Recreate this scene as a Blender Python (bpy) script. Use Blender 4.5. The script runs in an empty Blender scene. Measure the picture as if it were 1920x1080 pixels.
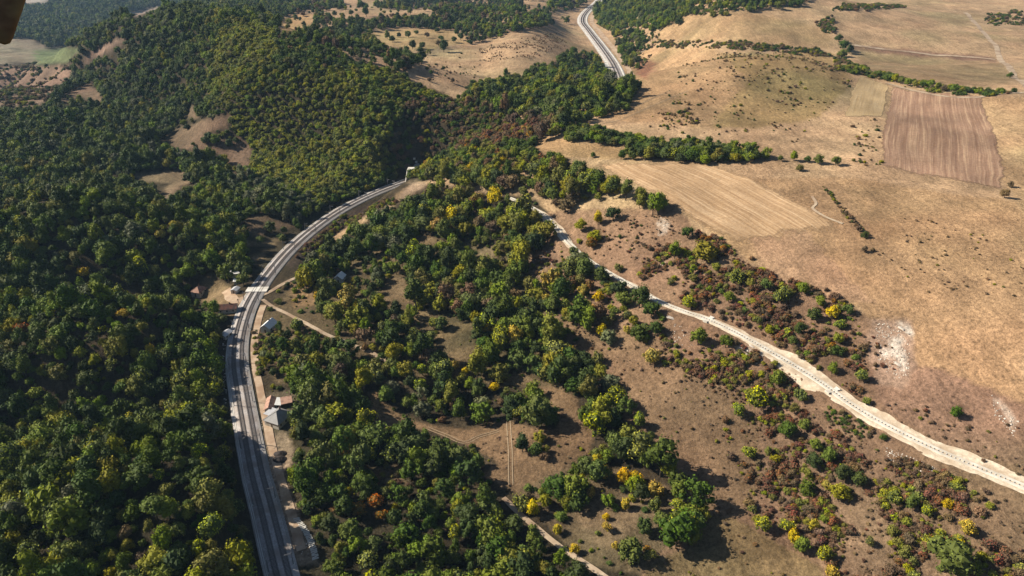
import bpy, math, random
import numpy as np
from mathutils import Vector

# ------------------------------------------------------------------ camera, sky, sun, exposure
SC = bpy.context.scene
COL = SC.collection
R = math.radians
CAM_H = 220.0
PITCH = 27.3                       # degrees below the horizontal
FOC = 1371.0                       # focal length in photo pixels (photo 1920 wide)
cam_d = bpy.data.cameras.new('camera')
cam_d.sensor_width = 36.0
cam_d.lens = 36.0 * FOC / 1920.0
cam_d.clip_start = 0.1
cam_d.clip_end = 20000.0
cam = bpy.data.objects.new('camera', cam_d)
COL.objects.link(cam)
cam.location = (0, 0, CAM_H)
cam.rotation_euler = (R(90 - PITCH), 0, 0)
SC.camera = cam

SUN_EL, SUN_AZ = 34.0, -78.0       # azimuth clockwise from +Y
world = bpy.data.worlds.new('World')
SC.world = world
world.use_nodes = True
wn = world.node_tree.nodes
sky = wn.new('ShaderNodeTexSky')
sky.sky_type = 'NISHITA'
sky.sun_disc = False
sky.sun_elevation = R(SUN_EL)
sky.sun_rotation = R(SUN_AZ)
sky.altitude = 400
bg = wn['Background']
bg.inputs['Strength'].default_value = 0.05
world.node_tree.links.new(sky.outputs[0], bg.inputs['Color'])

sun_d = bpy.data.lights.new('sun', 'SUN')
sun_d.energy = 5.0
sun_d.angle = R(0.5)
sun_d.color = (1.0, 0.91, 0.77)
sun = bpy.data.objects.new('sun', sun_d)
COL.objects.link(sun)
_sd = Vector((math.sin(R(SUN_AZ)) * math.cos(R(SUN_EL)), math.cos(R(SUN_AZ)) * math.cos(R(SUN_EL)), math.sin(R(SUN_EL))))
sun.rotation_euler = _sd.to_track_quat('Z', 'Y').to_euler()
sun.location = (-300, 100, 500)

SC.view_settings.view_transform = 'Standard'
SC.view_settings.look = 'None'
SC.view_settings.gamma = 1.0
SC.view_settings.exposure = 0.95
SC.view_settings.use_curve_mapping = False
SC.render.engine = 'CYCLES'
cy = SC.cycles
cy.use_denoising = True
cy.max_bounces = 4
cy.diffuse_bounces = 1
cy.glossy_bounces = 1
cy.transmission_bounces = 2
cy.transparent_max_bounces = 6
cy.volume_bounces = 0
cy.caustics_reflective = False
cy.caustics_refractive = False

rng = np.random.default_rng(7)
random.seed(7)

# ------------------------------------------------------------------ numeric helpers
def sstep(a, b, x):
    t = np.clip((x - a) / (b - a), 0, 1)
    return t * t * (3 - 2 * t)

_PERM = np.random.default_rng(3).random((256, 256))
def vnoise(x, y):
    xi = np.floor(x).astype(int); yi = np.floor(y).astype(int)
    fx = x - xi; fy = y - yi
    fx = fx * fx * fx * (fx * (fx * 6 - 15) + 10); fy = fy * fy * fy * (fy * (fy * 6 - 15) + 10)
    a = _PERM[xi & 255, yi & 255]; b = _PERM[(xi + 1) & 255, yi & 255]
    c = _PERM[xi & 255, (yi + 1) & 255]; d = _PERM[(xi + 1) & 255, (yi + 1) & 255]
    return ((a * (1 - fx) + b * fx) * (1 - fy) + (c * (1 - fx) + d * fx) * fy) * 2 - 1
def fbm(x, y, o=3):
    s = 0; a = 1.0; n = 0
    for k in range(o):
        s = s + a * vnoise(x * 2 ** k + 17.3 * k, y * 2 ** k - 9.1 * k); n += a; a *= 0.5
    return s / n

def catmull(pts, step):
    P = np.array(pts, float)
    P = np.vstack([2 * P[0] - P[1], P, 2 * P[-1] - P[-2]])
    out = []
    for i in range(1, len(P) - 2):
        p0, p1, p2, p3 = P[i - 1:i + 3]
        t = np.linspace(0, 1, 24, endpoint=False)[:, None]
        out.append(0.5 * ((2 * p1) + (p2 - p0) * t + (2 * p0 - 5 * p1 + 4 * p2 - p3) * t ** 2 + (3 * p1 - p0 - 3 * p2 + p3) * t ** 3))
    Q = np.vstack(out + [P[-2][None]])
    L = np.concatenate([[0], np.cumsum(np.linalg.norm(np.diff(Q[:, :2], axis=0), axis=1))])
    n = max(2, int(round(L[-1] / step)) + 1)
    s = np.linspace(0, L[-1], n)
    return np.stack([np.interp(s, L, Q[:, k]) for k in range(Q.shape[1])], 1)

def pdist(x, y, line):
    """distance to a polyline, signed side (+ = to its left), arc fraction index"""
    x = np.asarray(x, float); y = np.asarray(y, float)
    best = np.full(x.shape, 1e18); side = np.zeros(x.shape); par = np.zeros(x.shape)
    for i in range(len(line) - 1):
        ax, ay = line[i][:2]; bx, by = line[i + 1][:2]
        dx, dy = bx - ax, by - ay
        l2 = dx * dx + dy * dy
        t = np.clip(((x - ax) * dx + (y - ay) * dy) / l2, 0, 1)
        ex = x - ax - t * dx; ey = y - ay - t * dy
        d = ex * ex + ey * ey
        m = d < best
        best = np.where(m, d, best)
        side = np.where(m, np.sign(dx * (y - ay) - dy * (x - ax)), side)
        par = np.where(m, i + t, par)
    return np.sqrt(best), side, par

_c, _s = math.cos(R(PITCH)), math.sin(R(PITCH))
def ray(px, py):
    u = (np.asarray(px, float) - 960) / FOC; v = (np.asarray(py, float) - 540) / FOC
    d = np.stack([u, _c - v * _s, -_s - v * _c], -1)
    return d
def project(x, y, z):
    dz = z - CAM_H
    dep = y * _c - dz * _s
    dep = np.where(dep < 1, 1, dep)
    yy = -(y * _s + dz * _c)
    return 960 + FOC * x / dep, 540 + FOC * yy / dep, dep
def flat(px, py, z=0.0):
    d = ray(px, py)
    k = (z - CAM_H) / d[..., 2]
    return d[..., 0] * k, d[..., 1] * k

# ------------------------------------------------------------------ relief of the land
RAIL_PX = [(600, 1290), (560, 1180), (531, 1080), (501, 960), (480, 880), (463, 790), (451, 720), (446, 680), (449, 632), (463, 583),
           (481, 548), (506, 512), (541, 471), (586, 431), (641, 393), (701, 363), (756, 342), (784, 333)]
RAIL = catmull([np.array(flat(a, b, 0.0)) for a, b in RAIL_PX], 3.0)
RAIL_C = RAIL[::6] if (len(RAIL) - 1) % 6 == 0 else np.vstack([RAIL[::6], RAIL[-1:]])
FAR_Z = 15.0
FAR_PX = [(1164, 163), (1158, 140), (1146, 115), (1124, 84), (1104, 58), (1092, 40), (1098, 24), (1116, 8), (1136, -8), (1180, -25)]
FAR = catmull([np.array(flat(a, b, FAR_Z)) for a, b in FAR_PX], 8.0)
FAR_C = FAR[::4]
RIDGE = np.array([(80, 630, 50), (-10, 690, 44), (-60, 732, 50), (-143, 778, 77), (-231, 838, 93), (-365, 1000, 97), (-540, 1190, 86), (-800, 1420, 60), (-1200, 1700, 40)], float)
T_Z = (np.array([-320, -230, -170, -110, -60, -10, 10, 60, 140, 300, 700.]), np.array([-4, -2, 0, 7, 19, 38, 41, 60, 71, 78, 72.]))

def gb(x, y, cx, cy_, r, ry=None):
    return np.exp(-((x - cx) / r) ** 2 - ((y - cy_) / (ry or r)) ** 2)

def base_h(x, y):
    x = np.asarray(x, float); y = np.asarray(y, float)
    t = 0.85 * (x - 15) + 0.53 * (np.minimum(y, 555) - 472) + 14 * fbm(x * .009, y * .009, 2)
    zr = sum(np.interp(t + o, *T_Z) for o in (-24, -12, 0, 12, 24)) / 5
    d, side, par = pdist(x, y, RIDGE)
    d = d + 34 * fbm(x * .0105 + 5, y * .0105, 2) * sstep(0, 60, d)
    d = np.maximum(d, 0)
    hr = np.interp(par, np.arange(len(RIDGE)), RIDGE[:, 2])
    front = hr * np.exp(-(d / 98) ** 2.6)
    plat = (44 + 8 * fbm(x * .004, y * .004, 2)) * sstep(2600, 1500, y)
    back = plat + (hr - plat) * np.exp(-(d / 90) ** 2)
    # travelling from (40,590) up the ridge, the back side lies to the right of travel
    zg = np.where(side > 0, front, back * sstep(520, 640, y))
    k = 9.0
    z = k * np.logaddexp(zr / k, zg / k)
    z = z - k * np.log(2) * np.exp(-np.abs(zr - zg) / 12)
    far = sstep(900, 2000, y)
    z = z * (1 - 0.45 * sstep(1300, 2600, y)) + far * 34 * fbm(x * .0022, y * .0022, 3) + 90 * sstep(2400, 4800, y)
    z = z - 115 * sstep(-400, -900, x + .25 * (y - 1000)) * sstep(850, 1600, y)
    # rolling fields on the right
    z = z + 22 * gb(x, y, 225, 720, 105, 90) + 34 * gb(x, y, 380, 1180, 200, 130) - 18 * gb(x, y, 420, 900, 220, 80) + 12 * gb(x, y, 480, 600, 130, 90) - 7 * gb(x, y, 330, 640, 40, 120)
    # wooded spurs on the left, a gully between them
    z = z + 32 * gb(x, y, -330, 500, 100, 62) - 18 * gb(x, y, -240, 425, 70, 30) + 27 * gb(x, y, -215, 345, 80, 40) - 18 * gb(x, y, -255, 290, 70, 24) \
        + 24 * gb(x, y, -150, 225, 46, 60) - 8 * gb(x, y, -178, 290, 26, 70) + 9 * gb(x, y, -108, 215, 28, 50) - 12 * gb(x, y, -420, 640, 160, 70)
    z = z - 16 * gb(x, y, 140, 860, 110, 110) - 9 * gb(x, y, -20, 300, 46, 30) - 4 * gb(x, y, -30, 420, 60, 60)
    z = z + 2.2 * fbm(x * .021, y * .021, 3) * (1 + 1.2 * sstep(-200, -300, t * 1.0))
    return z

def h0(x, y):
    z = base_h(x, y)
    d, side, par = pdist(x, y, RAIL_C)
    # bank on the right of the curve, ground lower there
    bank = -4.0 * sstep(9, 20, d) * sstep(90, 40, d) * (side < 0) * sstep(430, 480, y)
    w = np.where(side > 0, sstep(8.0, 22, d) * sstep(300, 235, y) + sstep(9.5, 46, d) * (1 - sstep(300, 235, y)), sstep(9.5, 46, d))
    z = -0.35 + bank + (z + 0.35) * w
    d2, _, _ = pdist(x, y, FAR_C)
    w2 = sstep(16, 170, d2)
    z = FAR_Z - 0.4 + (z - FAR_Z + 0.4) * w2
    return z

def cast(px, py, hfun, lift=0.0):
    """meet the ray through photo pixel (px,py) with the land (raised by lift)"""
    px = np.atleast_1d(np.asarray(px, float)); py = np.atleast_1d(np.asarray(py, float))
    lift = np.broadcast_to(lift, px.shape)
    d = ray(px, py)
    k = np.full(px.shape, 90.0); done = np.zeros(px.shape, bool); lo = k.copy(); hi = np.full(px.shape, 8000.0)
    for _ in range(420):
        p = d * k[:, None]
        below = (CAM_H + p[:, 2]) < hfun(p[:, 0], p[:, 1]) + lift
        new = below & ~done
        hi = np.where(new, k, hi); done |= below
        if done.all(): break
        lo = np.where(done, lo, k)
        k = np.where(done, k, k * 1.011)
    for _ in range(18):
        m = (lo + hi) / 2; p = d * m[:, None]
        b = (CAM_H + p[:, 2]) < hfun(p[:, 0], p[:, 1]) + lift
        hi = np.where(b, m, hi); lo = np.where(b, lo, m)
    p = d * hi[:, None]
    return p[:, 0], p[:, 1]

# the cut bench of the drainage channel on the hillside
BENCH_PX = [(955, 372), (985, 384), (1020, 402), (1040, 425), (1066, 456), (1100, 487), (1140, 512), (1178, 532), (1222, 560), (1275, 582), (1330, 600),
            (1398, 632), (1440, 657), (1490, 688), (1540, 722), (1600, 762), (1662, 800), (1740, 838), (1830, 876), (1920, 914), (2060, 976)]
_bx, _by = cast([p[0] for p in BENCH_PX], [p[1] for p in BENCH_PX], h0)
BENCH = catmull(np.stack([_bx, _by], 1), 2.0)
_bz = h0(BENCH[:, 0], BENCH[:, 1])
_ker = np.ones(31) / 31
BENCH_Z = np.convolve(np.pad(_bz, 15, mode='edge'), _ker, mode='valid')
_st = 5
BENCH_C = BENCH[::_st]; BENCH_CZ = BENCH_Z[::_st]

def land(x, y):
    x = np.asarray(x, float); y = np.asarray(y, float)
    z = h0(x, y)
    bb = (x > -30) & (x < 260) & (y > 120) & (y < 560)
    if bb.any():
        d, side, par = pdist(x[bb], y[bb], BENCH_C)
        zc = np.interp(par, np.arange(len(BENCH_CZ)), BENCH_CZ)
        w = sstep(2.6, 9.5, d)
        zz = np.array(z, dtype=float)
        zz[bb] = zc + (z[bb] - zc) * w
        z = zz
    return z
def land1(x, y):
    return float(land(np.array([x]), np.array([y]))[0])

def inpoly(px, py, poly):
    c = np.zeros(np.shape(px), bool)
    n = len(poly); j = n - 1
    for i in range(n):
        xi, yi = poly[i]; xj, yj = poly[j]
        if yi != yj:
            m = ((yi > py) != (yj > py)) & (px < (xj - xi) * (py - yi) / (yj - yi) + xi)
            c ^= m
        j = i
    return c
def bbin(px, py, poly):
    xs = [p[0] for p in poly]; ys = [p[1] for p in poly]
    return (px >= min(xs)) & (px <= max(xs)) & (py >= min(ys)) & (py <= max(ys))
def infast(px, py, poly):
    out = np.zeros(px.shape, bool)
    m = bbin(px, py, poly)
    if m.any(): out[m] = inpoly(px[m], py[m], poly)
    return out

# ------------------------------------------------------------------ object helpers
def link(o, parent=None):
    COL.objects.link(o)
    if parent is not None: o.parent = parent
    return o
def tag(o, label=None, cat=None, group=None, kind=None):
    if label: o['label'] = label
    if cat: o['category'] = cat
    if group: o['group'] = group
    if kind: o['kind'] = kind
    return o
def empty(name, loc, rz=0.0):
    o = bpy.data.objects.new(name, None)
    o.empty_display_size = 0.5
    o.location = loc; o.rotation_euler = (0, 0, rz)
    return link(o)
def mesh_np(name, verts, faces, mats=(), midx=None, smooth=False):
    """verts (n,3), faces: array (m,4) or (m,3) or list"""
    me = bpy.data.meshes.new(name)
    v = np.ascontiguousarray(verts, dtype=np.float32)
    if isinstance(faces, np.ndarray):
        k = faces.shape[1]; m = len(faces)
        me.vertices.add(len(v)); me.vertices.foreach_set('co', v.ravel())
        me.loops.add(m * k); me.loops.foreach_set('vertex_index', faces.astype(np.int32).ravel())
        me.polygons.add(m)
        me.polygons.foreach_set('loop_start', np.arange(0, m * k, k, dtype=np.int32))
        try: me.polygons.foreach_set('loop_total', np.full(m, k, dtype=np.int32))
        except Exception: pass
        me.update(calc_edges=True)
    else:
        me.from_pydata([tuple(map(float, a)) for a in v], [], [tuple(f) for f in faces])
        me.update()
    for mt in mats: me.materials.append(mt)
    if midx is not None: me.polygons.foreach_set('material_index', np.asarray(midx, dtype=np.int32))
    me.polygons.foreach_set('use_smooth', np.full(len(me.polygons), smooth, dtype=bool))
    return me
class MB:
    def __init__(s): s.v = []; s.f = []
    def box(s, x0, x1, y0, y1, z0, z1, taper=1.0):
        b = len(s.v); cx, cy_ = (x0 + x1) / 2, (y0 + y1) / 2
        tx = lambda x: cx + (x - cx) * taper
        ty = lambda y: cy_ + (y - cy_) * taper
        s.v += [(x0, y0, z0), (x1, y0, z0), (x1, y1, z0), (x0, y1, z0), (tx(x0), ty(y0), z1), (tx(x1), ty(y0), z1), (tx(x1), ty(y1), z1), (tx(x0), ty(y1), z1)]
        s.f += [(b, b + 3, b + 2, b + 1), (b + 4, b + 5, b + 6, b + 7), (b, b + 1, b + 5, b + 4), (b + 1, b + 2, b + 6, b + 5), (b + 2, b + 3, b + 7, b + 6), (b + 3, b, b + 4, b + 7)]
        return s
    def bar(s, a, b_, w):
        a = Vector(a); b_ = Vector(b_); d = (b_ - a).normalized()
        u = d.cross(Vector((0, 0, 1)))
        u = Vector((1, 0, 0)) if u.length < .01 else u.normalized()
        n = d.cross(u).normalized(); u = u * w / 2; n = n * w / 2
        i = len(s.v)
        for p in (a, b_):
            s.v += [tuple(p - u - n), tuple(p + u - n), tuple(p + u + n), tuple(p - u + n)]
        s.f += [(i, i + 1, i + 2, i + 3), (i + 7, i + 6, i + 5, i + 4)] + [(i + k, i + 4 + k, i + 4 + (k + 1) % 4, i + (k + 1) % 4) for k in range(4)]
        return s
    def prism(s, pts, y0, y1):
        """polygon in xz extruded in y"""
        i = len(s.v); n = len(pts)
        s.v += [(x, y0, z) for x, z in pts] + [(x, y1, z) for x, z in pts]
        s.f += [tuple(range(i, i + n)), tuple(range(i + 2 * n - 1, i + n - 1, -1))]
        s.f += [(i + k, i + n + k, i + n + (k + 1) % n, i + (k + 1) % n) for k in range(n)]
        return s
    def poly(s, pts, faces):
        i = len(s.v); s.v += [tuple(p) for p in pts]; s.f += [tuple(i + k for k in f) for f in faces]; return s
    def build(s, name, mat, parent=None, smooth=False):
        me = mesh_np(name, np.array(s.v), s.f, [mat] if mat else [], smooth=smooth)
        return link(bpy.data.objects.new(name, me), parent)

# ------------------------------------------------------------------ materials
def nodemat(name):
    m = bpy.data.materials.new(name); m.use_nodes = True
    nt = m.node_tree
    return m, nt, nt.nodes, nt.links, nt.nodes['Principled BSDF']
def setspec(b, rough=.85, spec=.15):
    b.inputs['Roughness'].default_value = rough
    b.inputs['Specular IOR Level'].default_value = spec
def N(nt, t, **kw):
    n = nt.nodes.new(t)
    for k, v in kw.items():
        if k.startswith('_'): setattr(n, k[1:], v)
        else: n.inputs[k.replace('__', ' ')].default_value = v
    return n
def rough_mat(name, c1, c2, scale=1.0, c3=None, scale3=.1, bump=.3, rough=.9, spec=.1, stretch=None, detail=6, coords='Object'):
    c1, c2 = (tuple(q * .8 for q in c) for c in (c1, c2)); c3 = tuple(q * .8 for q in c3) if c3 else None
    m, nt, ns, ls, b = nodemat(name)
    setspec(b, rough, spec)
    tc = ns.new('ShaderNodeTexCoord'); src = tc.outputs[coords]
    if stretch:
        mp = ns.new('ShaderNodeMapping'); mp.inputs['Scale'].default_value = stretch
        ls.new(src, mp.inputs[0]); src = mp.outputs[0]
    n1 = N(nt, 'ShaderNodeTexNoise', Scale=scale, Detail=detail, Roughness=.65); ls.new(src, n1.inputs['Vector'])
    r = ns.new('ShaderNodeValToRGB'); r.color_ramp.elements[0].position = .32; r.color_ramp.elements[1].position = .68
    r.color_ramp.elements[0].color = (*c1, 1); r.color_ramp.elements[1].color = (*c2, 1)
    ls.new(n1.outputs[0], r.inputs[0]); out = r.outputs[0]
    if c3:
        n2 = N(nt, 'ShaderNodeTexNoise', Scale=scale3, Detail=4); ls.new(src, n2.inputs['Vector'])
        r2 = ns.new('ShaderNodeValToRGB'); r2.color_ramp.elements[0].position = .45; r2.color_ramp.elements[1].position = .62
        ls.new(n2.outputs[0], r2.inputs[0])
        mx = ns.new('ShaderNodeMix'); mx.data_type = 'RGBA'; ls.new(r2.outputs[0], mx.inputs[0]); ls.new(out, mx.inputs[6]); mx.inputs[7].default_value = (*c3, 1)
        out = mx.outputs[2]
    ls.new(out, b.inputs['Base Color'])
    if bump:
        bp = N(nt, 'ShaderNodeBump', Strength=bump, Distance=.3); ls.new(n1.outputs[0], bp.inputs['Height']); ls.new(bp.outputs[0], b.inputs['Normal'])
    return m

M = {}
M['ballast'] = rough_mat('ballast_gravel', (.33, .298, .28), (.58, .535, .505), 1.3, (.36, .305, .265), .10, .6)
M['rail'] = rough_mat('rail_steel', (.05, .042, .04), (.09, .075, .065), .8, rough=.5, spec=.5, bump=0)
M['sleeper'] = rough_mat('sleeper_concrete', (.115, .10, .092), (.18, .16, .148), .7, bump=0)
M['concrete'] = rough_mat('pale_concrete', (.62, .59, .53), (.78, .75, .69), .6, (.54, .50, .43), .15, .1)
M['conc_dark'] = rough_mat('weathered_concrete', (.26, .25, .23), (.40, .38, .35), .8, bump=.1)
M['sand'] = rough_mat('sandy_earth', (.48, .385, .28), (.76, .65, .50), .7, (.48, .37, .26), .16, 1.0)
M['sandroad'] = rough_mat('sandy_road', (.40, .285, .19), (.55, .42, .30), .5, (.34, .23, .15), .12, .4)
M['dirt'] = rough_mat('dirt_track', (.36, .27, .185), (.50, .40, .29), .5, (.30, .21, .14), .1, .3)
M['trodden'] = rough_mat('wheel_rut', (.26, .19, .12), (.36, .275, .18), .6, bump=.2)
M['mast'] = rough_mat('galvanised_steel', (.16, .16, .165), (.24, .24, .25), 2, rough=.5, spec=.4, bump=0)
M['wall'] = rough_mat('lime_wall', (.50, .46, .39), (.64, .60, .52), .8, (.42, .37, .30), .3, .1)
M['wood'] = rough_mat('old_boards', (.10, .075, .05), (.19, .14, .095), 2.0, bump=.2)
M['roof_grey'] = rough_mat('grey_metal_roof', (.19, .185, .18), (.27, .26, .255), .6, rough=.55, spec=.3, bump=.05)
M['roof_pale'] = rough_mat('pale_sheet_roof', (.42, .42, .43), (.56, .56, .57), .6, rough=.5, spec=.3, bump=.05)
M['roof_white'] = rough_mat('white_sheet_roof', (.70, .69, .66), (.84, .83, .80), .6, rough=.7, spec=.1, bump=.05)
M['roof_red'] = rough_mat('red_tile_roof', (.36, .12, .07), (.50, .19, .11), 1.2, (.30, .13, .08), .35, .2)
M['roof_salmon'] = rough_mat('faded_tile_roof', (.38, .225, .165), (.50, .31, .235), 1.2, (.28, .17, .13), .5, .2)
M['roof_brown'] = rough_mat('brown_tile_roof', (.10, .045, .035), (.17, .08, .06), 1.2, (.07, .05, .045), .4, .2)
M['glass'] = rough_mat('window_glass', (.02, .025, .03), (.04, .045, .05), 1, rough=.15, spec=.6, bump=0)
M['heap'] = rough_mat('dark_chippings', (.030, .025, .024), (.075, .062, .058), 1.4, bump=.6)
M['bark'] = rough_mat('bark', (.05, .038, .028), (.10, .08, .06), 2.0, bump=.3)
M['rock'] = rough_mat('limestone', (.50, .44, .37), (.72, .66, .57), .5, (.38, .31, .25), .2, .5)
M['plastic'] = rough_mat('brown_weathered_arm', (.12, .065, .035), (.26, .15, .08), 30, (.36, .25, .11), 9, .1, rough=.6, spec=.3)

# ------------------------------------------------------------------ where things lie (read off the photograph, then set on the land)
WOOD = [  # closed woodland
    [(1040, 440), (1075, 478), (1130, 512), (1200, 556), (1250, 598), (1236, 640), (1190, 636), (1130, 632), (1060, 590), (1000, 570), (960, 540), (980, 500)],
    # everything west of the railway and the wooded ridge
    [(-900, 1600), (470, 1600), (478, 1180), (466, 1080), (449, 960), (437, 880), (424, 790), (414, 720), (410, 680), (414, 630), (425, 592), (452, 560), (488, 500), (528, 455),
     (576, 415), (634, 380), (696, 352), (765, 326), (790, 330), (830, 338), (900, 345), (985, 372), (1030, 398), (1046, 398), (1075, 372), (1110, 384), (1150, 368), (1190, 380),
     (1240, 391), (1256, 384), (1240, 372), (1195, 352), (1140, 332), (1098, 318), (1075, 298), (1045, 286), (1010, 288), (995, 268), (1020, 250), (1055, 238), (1095, 226), (1140, 212), (1178, 192), (1198, 168), (1196, 150),
     (1176, 142), (1166, 158), (1146, 152), (1128, 122), (1112, 98), (1086, 100), (1050, 98), (1042, 108), (1056, 120), (1000, 124), (985, 140), (925, 148), (880, 158), (868, 180),
     (842, 182), (800, 168), (776, 156), (752, 134), (700, 122), (660, 112), (625, 88), (560, 74), (520, 66), (512, 44), (560, 20), (600, 0), (700, -60), (700, -260), (-900, -260)],
    # between railway and meadow
    [(795, 338), (985, 372), (1030, 402), (1052, 448), (1090, 488), (1150, 528), (1215, 566), (1244, 590), (1244, 630), (1205, 622), (1160, 618), (1100, 604), (1062, 584), (1022, 578), (1050, 598), (1062, 650),
     (1100, 655), (1144, 668), (1150, 712), (1118, 742), (1180, 752), (1212, 788), (1222, 842), (1290, 905), (1322, 950), (1310, 1002), (1240, 1042), (1180, 1080), (1110, 1180), (1010, 1600), (640, 1600),
     (628, 1180), (604, 1085), (592, 1030), (572, 980), (552, 925), (540, 880), (546, 850), (556, 815), (545, 790), (560, 760), (545, 730), (520, 715), (500, 690), (476, 680), (470, 640), (480, 600), (505, 575), (545, 590), (590, 570), (582, 545),
     (555, 530), (556, 505), (600, 470), (660, 430), (720, 405), (760, 380)],
    # wood on the far hill
    [(1120, -10), (1080, -200), (1700, -200), (1560, -40), (1505, 4), (1470, 10), (1385, 18), (1340, 27), (1290, 28), (1268, 44), (1228, 52), (1180, 48), (1155, 62), (1124, 46), (1112, 24)],
    # hedgerow wood across the hill
    [(1056, 246), (1090, 234), (1130, 240), (1164, 250), (1182, 247), (1230, 260), (1290, 261), (1334, 265), (1400, 275), (1446, 284), (1440, 300), (1380, 304), (1300, 297), (1250, 288), (1190, 288), (1168, 268), (1110, 261), (1062, 257)],
]
PARK = [  # scattered trees on pale grass
    [(512, 44), (560, 20), (600, 0), (700, -60), (1080, -80), (1112, 8), (1090, 30), (1086, 50), (1060, 40), (960, 60), (880, 84), (790, 112), (764, 130), (752, 134), (700, 122), (660, 112), (625, 88), (560, 74), (520, 66)],
    [(1150, 62), (1190, 52), (1215, 64), (1215, 85), (1190, 95), (1200, 110), (1190, 130), (1172, 120), (1160, 95)],
]
CLEAR = [  # glades without trees
    [(108, 190), (135, 170), (172, 157), (194, 180), (188, 190), (150, 186), (122, 196)],
    [(303, 266), (345, 236), (432, 214), (424, 236), (384, 250), (400, 264), (460, 257), (476, 286), (456, 316), (430, 312), (418, 290), (370, 286), (322, 274)],
    [(349, 212), (364, 196), (369, 218), (356, 222)],
    [(250, 330), (300, 319), (345, 322), (364, 340), (334, 352), (322, 377), (298, 372), (318, 346), (270, 341)],
    [(463, 412), (485, 402), (512, 410), (552, 420), (540, 431), (506, 430), (482, 447), (464, 436)],
    [(450, 451), (490, 446), (527, 446), (518, 460), (456, 461)],
    [(468, 482), (502, 474), (500, 488), (472, 492)],
    [(-900, 122), (60, 121), (132, 124), (132, 150), (102, 165), (97, 186), (60, 202), (-900, 214)],
    [(-500, 74), (60, 73), (90, 90), (150, 88), (130, 118), (70, 121), (-500, 121)],
    [(138, 122), (226, 68), (238, 70), (190, 104), (160, 118)],
    [(238, 26), (300, 10), (308, 14), (256, 32)], [(40, -14), (96, -14), (88, 6), (44, 8)],
    [(372, 532), (400, 520), (440, 546), (466, 556), (452, 596), (420, 590), (400, 572), (362, 560)],
    [(400, 397), (424, 390), (428, 396), (404, 406)],
    [(40, 962), (76, 952), (108, 950), (100, 964), (60, 976)],
    [(772, 447), (800, 438), (818, 444), (808, 460), (780, 461)],
    [(882, 478), (922, 464), (930, 476), (920, 492), (900, 486)],
    [(716, 530), (752, 520), (782, 556), (762, 571), (738, 560), (718, 574)],
    [(770, 592), (842, 565), (852, 573), (782, 602)],
    [(808, 634), (850, 606), (886, 600), (882, 616), (832, 642)],
    [(826, 668), (860, 652), (894, 648), (896, 662), (862, 690), (832, 676)],
    [(682, 782), (690, 742), (708, 732), (722, 752), (742, 772), (782, 790), (832, 800), (884, 803), (930, 788), (957, 788), (1000, 800), (1046, 806), (1056, 780), (1020, 744), (1008, 724), (1042, 722), (1084, 742),
     (1086, 765), (1112, 800), (1108, 846), (1060, 876), (1016, 896), (962, 922), (930, 902), (900, 892), (936, 868), (890, 838), (862, 828), (812, 808), (768, 802), (720, 798)],
    [(935, 708), (990, 704), (1000, 716), (950, 720)],
    [(1078, 972), (1108, 940), (1130, 928), (1142, 958), (1202, 954), (1186, 990), (1146, 1032), (1112, 1018), (1128, 992), (1092, 990)],
    [(700, 884), (758, 876), (764, 912), (710, 908)],
    [(1005, 470), (1040, 462), (1052, 490), (1020, 520), (990, 520), (972, 512)],
    [(540, 503), (590, 464), (648, 424), (715, 390), (735, 378), (720, 374), (640, 408), (580, 450), (536, 495)],
    [(770, 340), (810, 344), (800, 356), (750, 384), (728, 388), (745, 362)],
    [(1030, 402), (1066, 398), (1098, 374), (1128, 384), (1165, 374), (1180, 384), (1200, 420), (1160, 440), (1090, 440), (1052, 430)],
    [(690, 60), (760, 52), (872, 60), (872, 84), (770, 96), (720, 84)], [(515, 50), (540, 30), (582, 26), (592, 44), (560, 60), (530, 58)],
    [(600, 22), (690, 14), (800, 24), (700, 32), (610, 30)], [(975, 6), (1032, -4), (1024, 15), (985, 19)], [(1030, 26), (1098, 20), (1082, 40), (1040, 40)],
    [(640, -6), (740, -8), (700, 10), (650, 10)], [(760, 16), (812, 14), (808, 30), (770, 28)],
    [(500, 738), (560, 728), (552, 800), (505, 820), (494, 770)], [(488, 596), (520, 596), (522, 622), (492, 624)], [(628, 512), (648, 512), (648, 530), (628, 532)],
    [(480, 815), (540, 808), (548, 850), (536, 890), (556, 945), (600, 1060), (560, 1060), (500, 900)],
    [(768, 134), (790, 112), (880, 86), (960, 62), (1062, 44), (1086, 60), (1080, 76), (1062, 92), (1042, 104), (1000, 118), (985, 136), (920, 142), (880, 152), (866, 172), (838, 172), (800, 158), (776, 148)],
]
THIN = [[(640, 480), (740, 455), (772, 520), (730, 585), (640, 570), (600, 530)], [(476, 600), (600, 600), (650, 660), (560, 720), (480, 700)],
        [(840, 440), (960, 440), (960, 500), (880, 500)], [(690, 880), (770, 870), (770, 920), (700, 920)]]
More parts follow.
